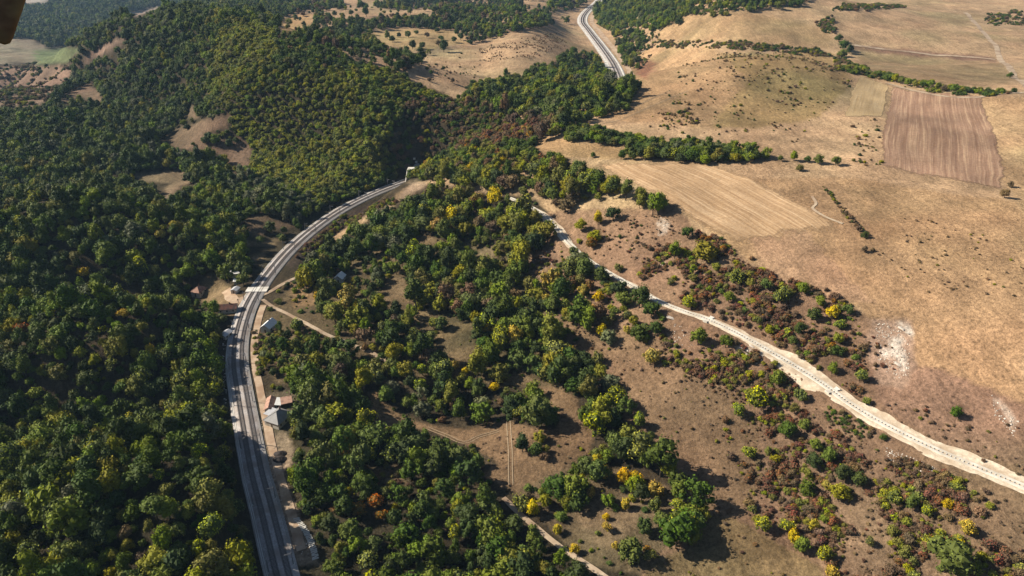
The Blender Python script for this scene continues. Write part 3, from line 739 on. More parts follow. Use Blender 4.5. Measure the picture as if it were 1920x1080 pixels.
while q < S_[-1] - 25:
    i = int(np.searchsorted(S_, q))
    if -20 < rpx[i] < 1940 and rpy[i] < 1085:
        for sd in (-1, 1):
            off = 4.5 * sd
            x = RAIL[i, 0] + _n[i, 0] * off; y = RAIL[i, 1] + _n[i, 1] * off
            az = math.atan2(-_n[i, 1] * sd, -_n[i, 0] * sd)
            lab = '%s grey overhead line mast from the bottom on the %s side of the railway curve' % (ORD[seen[sd]], 'outer' if sd < 0 else 'inner')
            seen[sd] += 1
            if proto is None:
                proto = make_mast((x, y, 0.0), az, lab)
            else:
                c = link(proto.copy()); c.location = (x, y, 0.0); c.rotation_euler = (0, 0, az); c['label'] = lab
                for ch in proto.children:
                    d = ch.copy(); COL.objects.link(d); d.parent = c
    q += 38.0

# roads and tracks
ribbon('dirt_road', offset_line(RAIL, 8.8)[_m & (RAIL[:, 1] < 405)], [(-1.9, .3), (0, .36), (1.9, .3)], M['sandroad'], kind='structure', label='sandy lineside road right of the railway', wob=.2)
ribbon('dirt_road', pxline([(492, 562), (512, 576), (545, 592), (580, 610), (613, 628), (645, 640), (678, 654), (710, 669), (740, 690)]), [(-1.25, .3), (0, .36), (1.25, .3)], M['dirt'], kind='structure', label='pale dirt lane leaving the level crossing into the wood', wob=.15)
ribbon('dirt_road', pxline([(486, 556), (505, 548), (525, 536), (546, 525), (570, 514)]), [(-1.5, .3), (1.5, .3)], M['dirt'], kind='structure', label='short dirt track climbing beside the bank from the crossing')
ribbon('dirt_road', pxline([(474, 558), (458, 560), (446, 566), (436, 560), (430, 552), (424, 544)]), [(-3.6, .3), (3.2, .3)], M['sandroad'], kind='structure', label='sandy turning place left of the level crossing', wob=.25)
ribbon('dirt_road', pxline([(944, 934), (970, 960), (1005, 990), (1040, 1018), (1085, 1050), (1130, 1080), (1200, 1130)]), [(-1.15, .3), (0, .36), (1.15, .3)], M['dirt'], kind='structure', label='pale dirt lane crossing the wood at the bottom', wob=.12)
for nm, pts, lab in (('a', [(953, 788), (955, 820), (957, 850), (957, 880), (958, 910)], 'pair of wheel ruts down the brown meadow'),
                     ('b', [(800, 802), (835, 816), (870, 830), (900, 818), (935, 808)], 'faint wheel ruts bending across the brown meadow'),
                     ('c', [(1066, 236), (1130, 222), (1190, 200), (1260, 168)], 'pale wheel ruts up the tan hillside'),
                     ('d', [(1090, 240), (1160, 226), (1240, 192), (1290, 170)], 'second pale wheel ruts up the tan hillside')):
    L = pxline(pts)
    for o in (-.85, .85):
        ribbon('wheel_rut', offset_line(L, o), [(-.2, .2), (.2, .2)], M['trodden'], kind='structure', label=lab)
ribbon('dirt_road', pxline([(1810, 24), (1830, 45), (1850, 68), (1868, 88), (1872, 102), (1880, 118), (1900, 140), (1930, 170)], 4), [(-3, .35), (3, .35)], M['dirt'], kind='structure', label='pale lane winding down the far right hill', wob=.2)
ribbon('dirt_road', pxline([(1596, 84), (1700, 97), (1800, 106), (1866, 112)], 4), [(-2.4, .4), (2.4, .4)], M['dirt'], kind='structure', label='straight pale lane along the far red bank', wob=.2)
ribbon('dirt_road', pxline([(1660, 156), (1720, 172), (1780, 182), (1830, 183), (1870, 176), (1930, 174)], 4), [(-1.6, .4), (1.6, .4)], M['dirt'], kind='structure', label='pale field lane above the ploughed field', wob=.2)
ribbon('dirt_road', pxline([(1522, 368), (1530, 382), (1524, 392), (1550, 408), (1580, 420)], 2), [(-.8, .3), (.8, .3)], M['dirt'], kind='structure', label='small pale path on the mown field edge', wob=.2)
# level crossing slab
_i = int(np.argmin(np.hypot(rpx - 483, rpy - 546)))
c = empty('level_crossing', (RAIL[_i, 0], RAIL[_i, 1], 0), math.atan2(_t[_i, 1], _t[_i, 0])); tag(c, 'pale concrete level crossing over both railway tracks', 'level crossing')
for y0, y1 in ((-6.4, -3.05), (-2.7, -1.5), (-1.15, 1.15), (1.5, 2.7), (3.05, 7.2)):
    MB().box(-3.4, 3.4, y0, y1, .0, .66).build('panel', M['concrete'], c)

# ------------------------------------------------------------------ drainage channel on its bench
_bs = np.arange(len(BENCH)) * 2.0
_px, _py, _ = project(BENCH[:, 0], BENCH[:, 1], BENCH_Z)
wu = np.interp(_px, [955, 1000, 1028, 1050, 1068, 1160, 1200, 1230, 1330, 1370, 1420, 1470, 1560, 1700, 1850, 2060], [2, 2.2, 3.6, 4.2, 2.2, 2.0, 3.4, 2.4, 3.0, 3.8, 4.6, 5.6, 5.4, 5.2, 5.4, 5.6])
wl = np.interp(_px, [955, 1000, 1030, 1060, 1160, 1300, 1400, 1460, 1520, 1560, 1660, 1760, 1850, 2060], [2, 2.4, 4.5, 3.0, 2.0, 2.2, 2.6, 6.0, 8.0, 4.5, 4.0, 4.8, 4.2, 4.2])
wu = 1.05 * wu * (1 + .22 * fbm(_bs * .09, _bs * 0, 4) + .06 * fbm(_bs * .42, _bs * 0 + 3, 3)); wl = 1.0 * wl * (1 + .34 * fbm(_bs * .11 + 40, _bs * 0, 4) + .10 * fbm(_bs * .45, _bs * 0 + 9, 3))
t_, n_ = tangents(BENCH)
# right of travel (downhill in the photo) = lower side ; left of travel = upper side
cols = []
for fr in np.linspace(-1, 1, 9):
    o = np.where(fr < 0, fr * wu, fr * wl)
    x = BENCH[:, 0] + n_[:, 0] * o; y = BENCH[:, 1] + n_[:, 1] * o
    cols.append(np.stack([x, y, land(x, y) + (.16 if abs(fr) < .99 else .04)], 1))
V = np.stack(cols, 1); i = np.arange(V.shape[0] * 9).reshape(-1, 9)
F = np.stack([i[:-1, :-1], i[:-1, 1:], i[1:, 1:], i[1:, :-1]], -1).reshape(-1, 4)
tag(link(bpy.data.objects.new('hillside_cutting', mesh_np('hillside_cutting', V.reshape(-1, 3), F, [M['sand']], smooth=True))), 'bare sandy earth bench cut along the hillside', kind='structure')
ch = empty('drainage_channel', (0, 0, 0)); tag(ch, 'long white concrete drainage channel with cross struts on the sandy bench', 'drainage channel')
zc = BENCH_Z + .12
M['slab'] = rough_mat('white_concrete', (.62, .58, .50), (.76, .72, .63), .5, (.54, .48, .39), .2, .1)
ribbon('side_slab', BENCH, [(-1.75, -.3), (-1.7, .34), (-.52, .34), (-.46, -.5)], M['slab'], z=zc, parent=ch, smooth=False)
ribbon('side_slab', BENCH, [(.46, -.5), (.52, .34), (1.7, .34), (1.75, -.3)], M['slab'], z=zc, parent=ch, smooth=False)
ribbon('channel_floor', BENCH, [(-.5, -.1), (.5, -.1)], M['heap'], z=zc, parent=ch)
V, F = strip_boxes(BENCH, zc + .2, 0, 1.04, .30, .13, 1.5)
o = link(bpy.data.objects.new('cross_struts', mesh_np('cross_struts', V, F, [M['concrete']])), ch); o['kind'] = 'stuff'
def along(L, Z, px, py):
    X, Y, _ = project(L[:, 0], L[:, 1], Z); i = int(np.argmin(np.hypot(X - px, Y - py))); t, n = tangents(L); return i, math.atan2(t[i, 1], t[i, 0])
for (px, py, lab) in ((1331, 600, 'white cross-shaped concrete headwall on the drainage channel by the tall green trees'), (1560, 736, 'white concrete headwall on the drainage channel above the dark hedge')):
    i, a = along(BENCH, zc, px, py)
    e = empty('headwall', (BENCH[i, 0], BENCH[i, 1], float(zc[i])), a); tag(e, lab, 'headwall')
    for s in (-1, 1):
        MB().box(-1.0, 1.0, min(s * 1.8, s * 2.9), max(s * 1.8, s * 2.9), -.4, .5).build('wing_slab', M['concrete'], e)
        MB().box(-1.2, 1.2, min(s * 3.0, s * 3.3), max(s * 3.0, s * 3.3), -.4, .8).build('end_wall', M['concrete'], e)

# ------------------------------------------------------------------ tunnel mouth
pe = RAIL[-1]; pa = math.atan2(_t[-1, 1], _t[-1, 0])
tp = empty('tunnel_portal', (pe[0] - 4 * math.cos(pa), pe[1] - 4 * math.sin(pa), 0), pa + R(42)); tp.scale = (.9, .9, .9); tag(tp, 'white concrete tunnel portal where the railway enters the wooded ridge', 'tunnel portal')
arch = [(-4.6 + 9.2 * 0, 0.0)] + [(-4.6 * math.cos(a), 4.2 + 4.2 * math.sin(a)) for a in np.linspace(0, math.pi, 15)] + [(4.6, 0.0)]
pv_, pf_ = [], []
outer = [(-7.6, 0), (-7.6, 8.4)] + [(-7.6 + 15.2 * k / 12, 10.6) for k in range(13)] + [(7.6, 8.4), (7.6, 0)]
n = len(arch); outer = [(-7.6, 0)] + [(-7.6 + 15.2 * k / (n - 3), 9.0 + 1.6 * math.sin(math.pi * k / (n - 3))) for k in range(n - 2)] + [(7.6, 0)]
for xx in (-1.0, .4):
    pv_ += [(xx, y, z) for y, z in outer] + [(xx, y, z) for y, z in arch]
for k in range(n - 1):
    pf_ += [(k, k + 1, n + k + 1, n + k), (2 * n + k, 3 * n + k, 3 * n + k + 1, 2 * n + k + 1), (k, 2 * n + k, 2 * n + k + 1, k + 1), (n + k, n + k + 1, 3 * n + k + 1, 3 * n + k)]
MB().poly(pv_, pf_).build('headwall', M['slab'], tp)
bv = [(.4, y, z) for y, z in arch] + [(60, y, z) for y, z in arch]
MB().poly(bv, [(k, n + k, n + k + 1, k + 1) for k in range(n - 1)]).build('tunnel_lining', M['conc_dark'], tp, smooth=True)
for s in (-1, 1):
    MB().prism([(-16, 0), (-16, 1.6), (-1.05, 8.2 if s > 0 else 2.6), (-1.05, 0)], min(s * 7.0, s * 7.8), max(s * 7.0, s * 7.8)).build('wing_wall', M['concrete'], tp)
MB().box(.5, 9, -7.5, 7.5, 8.6, 9.4).build('roof_slab', M['concrete'], tp)
STEPS = pxline([(788, 320), (785, 312), (781, 304), (777, 297)], 2.4)
sd_ = empty('stepped_drain', (STEPS[0, 0], STEPS[0, 1], land1(*STEPS[0]))); tag(sd_, 'white stepped concrete drain climbing the slope above the tunnel portal', 'stepped drain')
for k in range(len(STEPS)):
    dx_, dy_ = STEPS[k] - STEPS[0]; dz_ = land1(*STEPS[k]) - sd_.location.z
    MB().box(dx_ - 1.0, dx_ + 1.0, dy_ - 1.2, dy_ + 1.2, dz_ - .8, dz_ + .7).build('step', M['concrete'], sd_)
# round concrete sump by the portal
i, a = along(RAIL, ZR, 770, 337)
sx, sy = RAIL[i] + _n[i] * 9.5
sp = empty('concrete_sump', (sx, sy, land1(sx, sy)), 0); tag(sp, 'round white concrete sump on the sand below the tunnel portal', 'sump')
rv, rf = [], []
for k in range(20):
    a = 2 * math.pi * k / 20
    for r_, z_ in ((2.6, -.4), (2.5, 1.1), (2.0, 1.1), (1.95, -.3)): rv.append((r_ * math.cos(a), r_ * math.sin(a), z_))
for k in range(20):
    for j in range(3): rf.append((k * 4 + j, ((k + 1) % 20) * 4 + j, ((k + 1) % 20) * 4 + j + 1, k * 4 + j + 1))
MB().poly(rv, rf).build('ring_wall', M['concrete'], sp)
MB().poly([(2 * math.cos(2 * math.pi * k / 20), 2 * math.sin(2 * math.pi * k / 20), -.15) for k in range(20)], [tuple(range(20))]).build('floor_slab', M['heap'], sp)

# ------------------------------------------------------------------ houses
def at(px, py):
    x, y = cast([px], [py], land); return float(x[0]), float(y[0]), land1(x[0], y[0])
def house(name, px, py, w, d, wh, rh, rz, roof, label, cat, kind='gable', wall='wall', chimney=True, porch=None):
    """w along the ridge (local x), d across"""
    x, y, z = at(px, py)
    e = empty(name, (x, y, z - .05), rz); tag(e, label, cat)
    MB().box(-w / 2, w / 2, -d / 2, d / 2, -1.2, wh).build('wall', M[wall], e)
    ov = .45; a, b = w / 2 + ov, d / 2 + ov; th = .14; z0 = wh - .02
    if kind == 'hip':
        r = max(w - d, .6) / 2
        P = [(-a, -b, z0), (a, -b, z0), (a, b, z0), (-a, b, z0), (-r, 0, z0 + rh), (r, 0, z0 + rh), (-a, -b, z0 - th), (a, -b, z0 - th), (a, b, z0 - th), (-a, b, z0 - th)]
        rf_ = MB().poly(P, [(0, 1, 5, 4), (1, 2, 5), (2, 3, 4, 5), (3, 0, 4), (0, 6, 7, 1), (1, 7, 8, 2), (2, 8, 9, 3), (3, 9, 6, 0), (6, 9, 8, 7)]).build('roof', M[roof], e)
        for s in ((-a, -b), (-a, b)): MB().bar((s[0], s[1], z0 + .05), (-r, 0, z0 + rh + .05), .16).build('ridge_cap', M[roof], rf_)
        for s in ((a, -b), (a, b)): MB().bar((s[0], s[1], z0 + .05), (r, 0, z0 + rh + .05), .16).build('ridge_cap', M[roof], rf_)
    elif kind == 'gable':
        m = MB()
        m.prism([(-b, z0 - .05), (-b, z0 + .1), (0, z0 + rh + .1), (b, z0 + .1), (b, z0 - .05), (0, z0 + rh - .05)], -a, a)
        m.v = [(yy, xx, zz) for xx, yy, zz in m.v]
        rf_ = m.build('roof', M[roof], e)
        g = MB(); g.prism([(-d / 2, wh), (d / 2, wh), (0, wh + rh - .1)], -w / 2, -w / 2 + .2); g.prism([(-d / 2, wh), (d / 2, wh), (0, wh + rh - .1)], w / 2 - .2, w / 2)
        g.v = [(yy, xx, zz) for xx, yy, zz in g.v]
        g1 = MB(); g1.v = g.v[:6]; g1.f = g.f[:5]; g1.build('gable', M[wall], e)
        g2 = MB(); g2.v = g.v[6:]; g2.f = [tuple(q - 6 for q in f_) for f_ in g.f[5:]]; g2.build('gable', M[wall], e)
    else:
        rf_ = MB().poly([(-a, -b, z0), (a, -b, z0), (a, b, z0 + rh), (-a, b, z0 + rh), (-a, -b, z0 + th), (a, -b, z0 + th), (a, b, z0 + rh + th), (-a, b, z0 + rh + th)],
                  [(0, 3, 2, 1), (4, 5, 6, 7), (0, 1, 5, 4), (1, 2, 6, 5), (2, 3, 7, 6), (3, 0, 4, 7)]).build('roof', M[roof], e)
    if chimney:
        MB().box(w * .12, w * .12 + .6, -.3, .3, wh + rh * .4, wh + rh + .9).build('chimney', M['roof_brown'], rf_)
    for k in range(max(1, int(w / 3))):
        xx = -w / 2 + (k + .5) * w / max(1, int(w / 3))
        for s in (-1, 1):
            if wh > 2.4:
                MB().box(xx - .45, xx + .45, min(s * d / 2, s * (d / 2 + .05)), max(s * d / 2, s * (d / 2 + .05)), wh * .38, wh * .78).build('window', M['glass'], e)
    MB().box(-w / 2 - .05, -w / 2 + .02, -.5, .5, -.6, 2.0).build('door', M['wood'], e)
    if porch:
        px0, px1, py0, py1, pz, mat = porch
        MB().box(px0, px1, py0, py1, pz, pz + .16).build('porch_roof', M[mat], e)
        for ax in (px0 + .2, px1 - .2):
            MB().box(ax - .08, ax + .08, py0 + .15, py0 + .3, -1, pz).build('porch_post', M['wood'], e)
    return e
house('house', 524, 790, 10.5, 8.6, 3.2, 3.4, R(65), 'roof_grey', 'house with dark grey hipped roof beside the railway', 'house', 'hip', porch=(-1.5, 4.4, 4.8, 8.2, 2.9, 'roof_pale'))
house('outbuilding', 508, 765, 9.5, 4.0, 2.6, 1.6, R(98), 'roof_salmon', 'long outbuilding with faded red tiles behind the grey-roofed house', 'outbuilding', 'gable', chimney=False)
house('shed', 524, 760, 5.6, 2.2, 2.2, .5, R(95), 'roof_white', 'narrow shed with pale blue-white sheet roof in the farmyard', 'shed', 'mono', chimney=False)
house('shed', 538, 758, 4.6, 4.2, 2.2, .8, R(20), 'roof_salmon', 'square shed with rusty pink roof in the farmyard', 'shed', 'mono', 'wood', chimney=False)
house('house', 505, 617, 8.5, 6.0, 2.8, 2.6, R(76), 'roof_white', 'house with white sheet roof in the trees below the lane', 'house', 'gable')
house('house', 638, 526, 6.5, 5.5, 2.8, 2.4, R(80), 'roof_white', 'small house with white gable hidden in trees east of the railway', 'house', 'gable', chimney=False)
house('house', 262, 570, 8.0, 6.4, 3.0, 2.8, R(15), 'roof_red', 'house with bright red roof alone in the dark forest', 'house', 'hip')
house('house', 374, 550, 8.0, 6.5, 2.8, 2.8, R(75), 'roof_salmon', 'farmhouse with salmon tiled roof west of the crossing', 'house', 'hip')
house('shed', 441, 517, 5.0, 4.4, 2.4, .8, R(30), 'roof_white', 'shed with white flat roof in the yard north of the crossing', 'shed', 'mono', chimney=False)
house('shed', 445, 531, 3.6, 3.2, 2.2, .6, R(10), 'roof_white', 'tiny white-roofed hut in the yard north of the crossing', 'shed', 'mono', chimney=False)
house('shed', 442, 548, 4.6, 3.8, 2.4, 1.0, R(80), 'roof_pale', 'grey-roofed shed by the sandy turning place', 'shed', 'gable', chimney=False)
house('house', 428, 583, 11.0, 6.5, 2.8, 2.2, R(10), 'roof_brown', 'low house with dark brown roof below the turning place', 'house', 'gable')
house('shed', 424, 632, 6.0, 4.4, 2.6, 1.2, R(70), 'roof_pale', 'shed with pale roof against the railway in the shade', 'shed', 'gable', chimney=False)
house('shed', 402, 622, 4.6, 3.0, 2.2, .8, R(40), 'roof_salmon', 'small pinkish-roofed shed at the forest edge west of the track', 'shed', 'mono', 'wood', chimney=False)

# concrete sleepers laid in a row at the wood's edge
A = np.array(at(556, 973)); B = np.array(at(592, 1048)); nsl = 26
sl = None
for k in range(nsl):
    f_ = k / (nsl - 1); p = A + (B - A) * f_; bow = 1.6 * math.sin(math.pi * f_)
    p[0] += bow * .7 + random.uniform(-.15, .15); p[1] += bow * .3
    z = land1(p[0], p[1])
    if sl is None:
        m = MB(); m.box(-1.25, 1.25, -.22, .22, 0, .32, .86).box(-1.1, -.5, -.2, .2, .3, .40, .9).box(.5, 1.1, -.2, .2, .3, .40, .9)
        m.build('concrete_sleeper', M['concrete']); sl = bpy.data.objects['concrete_sleeper']; o = sl
    else:
        o = sl.copy(); COL.objects.link(o)
    o.location = (p[0], p[1], z + .02); o.rotation_euler = (0, 0, R(28) + random.uniform(-.22, .22)); o.scale = (random.uniform(.92, 1.1), 1.25, 1)
    tag(o, '%s pale concrete sleeper from the upper end of the row at the wood edge' % (ORD[k] if k < nsl - 1 else 'last'), 'sleeper', 'loose concrete sleepers in a row')

# two dark heaps in the sandy yard
for (px, py, r_, lab) in ((526, 852, 3.0, 'upper of two dark heaps of chippings in the sandy yard'), (525, 862, 3.2, 'lower of two dark heaps of chippings in the sandy yard')):
    x, y, z = at(px, py)
    g = 22; u = np.linspace(-1.25, 1.25, g); ux, uy = np.meshgrid(u, u)
    rr = np.sqrt(ux ** 2 + uy ** 2) * (1 + .12 * fbm(ux * 1.7 + px, uy * 1.7, 3))
    hz = np.maximum(0, 1 - rr) ** .8 * .62 + .05 * fbm(ux * 5, uy * 5 + py, 2) * (rr < 1) - .12 * (rr > 1)
    V = np.stack([ux.ravel() * r_ * 1.15, uy.ravel() * r_ * .85, hz.ravel() * r_], 1)
    i = np.arange(g * g).reshape(g, g); F = np.stack([i[:-1, :-1], i[:-1, 1:], i[1:, 1:], i[1:, :-1]], -1).reshape(-1, 4)
    o = link(bpy.data.objects.new('gravel_heap', mesh_np('gravel_heap', V, F, [M['heap']], smooth=True)))
    o.location = (x, y, z); tag(o, lab, 'heap', 'heaps in the yard')

# ------------------------------------------------------------------ trees: crowns of many leaf clumps
CLS = {  # base colour (linear)
    'dark': (.053, .086, .013), 'mid': (.116, .162, .019), 'olive': (.190, .192, .021), 'lime': (.275, .300, .022), 'yellow': (.55, .38, .014),
    'orange': (.31, .135, .020), 'rust': (.195, .084, .040), 'umber': (.150, .104, .050), 'grey': (.135, .15, .07), 'straw': (.21, .145, .078)}
CNAMES = list(CLS)
def leaf_mat(name, c, var=.28):
    m, nt, ns, ls, b = nodemat('leaves_' + name)
    setspec(b, .7, .12)
    oi = ns.new('ShaderNodeObjectInfo'); at_ = ns.new('ShaderNodeAttribute'); at_.attribute_name = 'clump'
    hs = ns.new('ShaderNodeHueSaturation')
    gmx = ns.new('ShaderNodeMix'); gmx.data_type = 'RGBA'; gmx.inputs[7].default_value = (*c, 1)
    turn = {'yellow': (.33, .27, .02), 'orange': (.14, .11, .03), 'lime': (.10, .125, .026), 'rust': (.11, .085, .04)}.get(name, c)
    gmx.inputs[6].default_value = (*turn, 1)
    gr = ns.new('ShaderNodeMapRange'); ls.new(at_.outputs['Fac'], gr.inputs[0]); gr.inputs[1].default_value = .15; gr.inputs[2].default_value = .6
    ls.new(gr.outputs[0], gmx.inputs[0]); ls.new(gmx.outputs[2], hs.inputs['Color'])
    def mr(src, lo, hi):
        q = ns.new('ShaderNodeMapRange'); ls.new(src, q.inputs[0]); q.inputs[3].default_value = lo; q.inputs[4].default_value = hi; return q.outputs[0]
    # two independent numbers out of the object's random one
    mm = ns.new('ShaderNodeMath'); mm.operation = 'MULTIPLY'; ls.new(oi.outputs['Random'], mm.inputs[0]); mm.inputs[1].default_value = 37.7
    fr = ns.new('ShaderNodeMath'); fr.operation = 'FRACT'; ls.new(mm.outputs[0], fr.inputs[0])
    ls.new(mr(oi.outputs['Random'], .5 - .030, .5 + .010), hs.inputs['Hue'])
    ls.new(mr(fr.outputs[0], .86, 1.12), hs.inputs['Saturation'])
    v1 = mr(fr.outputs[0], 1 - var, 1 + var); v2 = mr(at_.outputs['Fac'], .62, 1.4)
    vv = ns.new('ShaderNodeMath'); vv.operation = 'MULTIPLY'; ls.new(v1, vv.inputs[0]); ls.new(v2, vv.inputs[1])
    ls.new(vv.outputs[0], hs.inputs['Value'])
    ls.new(hs.outputs[0], b.inputs['Base Color'])
    tr = ns.new('ShaderNodeBsdfTranslucent'); ls.new(hs.outputs[0], tr.inputs['Color'])
    mx = ns.new('ShaderNodeMixShader'); mx.inputs[0].default_value = .12
    ls.new(b.outputs[0], mx.inputs[1]); ls.new(tr.outputs[0], mx.inputs[2])
    ls.new(mx.outputs[0], ns['Material Output'].inputs['Surface'])
    return m
LM = {k: leaf_mat(k, v) for k, v in CLS.items()}

def crown_arrays(seed, n_lobe, per_lobe, leaf, squash=.8, zc=.62, spread=.33, lr=(.15, .24), gap=0.0):
    """crown of diameter 1 and height about squash, its centre at zc"""
    g = np.random.default_rng(seed)
    V, F, A = [], [], []
    lob = []
    for k in range(n_lobe):
        while True:
            p = g.uniform(-1, 1, 3)
            if np.linalg.norm(p) < 1 and np.linalg.norm(p) > .35 and p[2] > -.62: break
        r_ = g.uniform(*lr)
        lob.append((p * np.array([spread, spread, spread * squash]) , r_))
    lob.append((np.array([0, 0, spread * squash * .75]), lr[1]))
    C = np.array([c for c, _ in lob]); Rr = np.array([r for _, r in lob])
    nv = 0
    for j, (c, r_) in enumerate(lob):
        m = int(per_lobe * (r_ / .2) ** 2)
        d = g.normal(size=(m * 2, 3)); d /= np.linalg.norm(d, axis=1)[:, None]
        d = d[d[:, 2] > -.75][:m]
        # uneven outline on every bough
        rad_ = r_ * (1 + .16 * np.sin(d[:, 0] * 5 + j) * np.cos(d[:, 1] * 6 + 2 * j) + g.normal(0, .08, len(d)))
        P = c + d * rad_[:, None]
        inside = np.zeros(len(P), bool)
        for q in range(len(lob)):
            if q != j: inside |= np.linalg.norm(P - C[q], axis=1) < Rr[q] * .82
        P, d = P[~inside], d[~inside]
        for p, nrm in zip(P, d):
            nn = nrm + g.normal(0, .42, 3); nn /= np.linalg.norm(nn)
            a = np.cross(nn, g.normal(size=3)); a /= np.linalg.norm(a); b = np.cross(nn, a)
            s = leaf * g.uniform(.6, 1.35); s2 = s * g.uniform(.6, 1.0)
            bend = nn * s * g.uniform(-.1, .35)
            V += [p - a * s, p - b * s2 + bend, p + a * s, p + b * s2 + bend]
            F.append((nv, nv + 1, nv + 2, nv + 3)); nv += 4
            A += [float(np.clip(.46 + .2 * g.normal() + .26 * math.sin(j * 2.3) + .3 * (p[2] / max(squash, .1)), 0, 1))] * 4  # random by leaf and bough; light from above painted in, paler with height
    # inner boughs that close the crown, shade of the gaps put into their darker tone
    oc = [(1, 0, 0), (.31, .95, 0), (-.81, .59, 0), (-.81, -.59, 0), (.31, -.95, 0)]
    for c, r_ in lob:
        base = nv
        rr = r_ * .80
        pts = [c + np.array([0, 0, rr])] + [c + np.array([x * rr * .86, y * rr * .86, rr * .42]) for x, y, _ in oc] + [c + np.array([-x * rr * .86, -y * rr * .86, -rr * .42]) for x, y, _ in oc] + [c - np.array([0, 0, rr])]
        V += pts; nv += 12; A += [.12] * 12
        for k in range(5):
            F.append((base, base + 1 + k, base + 1 + (k + 1) % 5))
        order = sorted(range(5), key=lambda q: math.atan2(pts[6 + q][1] - c[1], pts[6 + q][0] - c[0]))
        up = sorted(range(5), key=lambda q: math.atan2(pts[1 + q][1] - c[1], pts[1 + q][0] - c[0]))
        for k in range(5):
            u0, u1 = base + 1 + up[k], base + 1 + up[(k + 1) % 5]
            l0, l1 = base + 6 + order[k], base + 6 + order[(k + 1) % 5]
            F.append((u0, l0, l1)); F.append((u0, l1, u1)); F.append((l0, base + 11, l1))
    V = np.array(V); V[:, 2] += zc
    return V, F, np.array(A)
def trunk_arrays(seed, r=.035, top=.5, limbs=4):
    g = np.random.default_rng(seed); V, F = [], []
    def tube(a, b, ra, rb, n=6):
        a = np.array(a); b = np.array(b); d = (b - a) / np.linalg.norm(b - a); u = np.cross(d, (0.3, 1, .1)); u /= np.linalg.norm(u); w = np.cross(d, u); i = len(V)
        for p, q in ((a, ra), (b, rb)):
            for k in range(n):
                t = 2 * math.pi * k / n; V.append(p + (u * math.cos(t) + w * math.sin(t)) * q)
        for k in range(n): F.append((i + k, i + (k + 1) % n, i + n + (k + 1) % n, i + n + k))
    tube((0, 0, -.08), (.01, 0, top), r, r * .55)
    for k in range(limbs):
        t = 2 * math.pi * k / limbs + g.uniform(-.4, .4); z0 = top * g.uniform(.55, .95)
        tube((0, 0, z0), (.24 * math.cos(t), .24 * math.sin(t), z0 + g.uniform(.15, .28)), r * .5, r * .2, 5)
    return np.array(V), F
VAR = []   # variants: crown verts, faces, clump, trunk
specs = [(11, 24, 58, .030, .86, .47), (12, 26, 54, .029, .74, .42), (13, 22, 60, .031, .98, .52), (14, 28, 50, .029, .80, .45), (15, 25, 54, .030, .92, .49), (16, 20, 64, .031, .78, .44)]
for s in specs:
    VAR.append((crown_arrays(s[0], s[1], s[2], s[3], s[4], s[5], .36, (.085, .225)), trunk_arrays(s[0], .034, .36)))
# a narrow upright one, a spreading one, a ragged one with gaps
VAR.append((crown_arrays(17, 16, 62, .032, 1.5, .74, .27, (.12, .20)), trunk_arrays(17, .03, .5)))
VAR.append((crown_arrays(18, 24, 50, .030, .58, .40, .40, (.11, .19)), trunk_arrays(18, .04, .34)))
VAR.append((crown_arrays(19, 13, 60, .034, .85, .48, .40, (.11, .20)), trunk_arrays(19, .03, .42, 6)))
VAR.append((crown_arrays(20, 18, 56, .036, 1.05, .55, .36, (.12, .21)), trunk_arrays(20, .03, .42, 5)))
NT = len(VAR)
for s in (31, 32, 33):   # bushes: low, wide, down to the ground
    VAR.append((crown_arrays(s, 11, 46, .046, .62, .27, .32, (.14, .24)), trunk_arrays(s, .02, .22, 3)))
NB = 3; NVAR = NT + NB
CM = {}; TM = []; LIB = bpy.data.collections.new('tree_kinds')
for vi, ((V, F, A), (TV, TF)) in enumerate(VAR):
    TM.append(mesh_np('trunk', TV, TF, [M['bark']], smooth=True))
    for ci, cn in enumerate(CNAMES):
        me = mesh_np('crown', V, F, [LM[cn]])
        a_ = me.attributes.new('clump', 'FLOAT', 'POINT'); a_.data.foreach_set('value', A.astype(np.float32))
        CM[vi, ci] = me
        # the same tree in one mesh, for the far masses of woodland
        nvt = len(V)
        me2 = mesh_np('woodland_tree', np.vstack([V, TV]), list(F) + [tuple(q + nvt for q in f_) for f_ in TF], [LM[cn], M['bark']], midx=[0] * len(F) + [1] * len(TF))
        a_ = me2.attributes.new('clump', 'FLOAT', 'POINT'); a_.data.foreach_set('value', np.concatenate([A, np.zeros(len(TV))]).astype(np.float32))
        LIB.objects.link(bpy.data.objects.new('kind_%03d' % (vi * len(CNAMES) + ci), me2))
NC = len(CNAMES)

# scatter candidates ----------------------------------------------------------
RES = 1.3
def hexgrid(x0, x1, y0, y1, s):
    ys = np.arange(y0, y1, s * .866); xs = np.arange(x0, x1, s)
    X, Y = np.meshgrid(xs, ys); X = X + (np.arange(len(ys)) % 2)[:, None] * s / 2
    X = X.ravel(); Y = Y.ravel()
    return X + rng.uniform(-.36, .36, X.shape) * s, Y + rng.uniform(-.36, .36, X.shape) * s
def inview(px, py, mx=330, my=260):
    return (px > -mx) & (px < 1920 + mx) & (py > -my) & (py < 1080 + 330)
railD = lambda x, y: pdist(x, y, RAIL_C)[0]

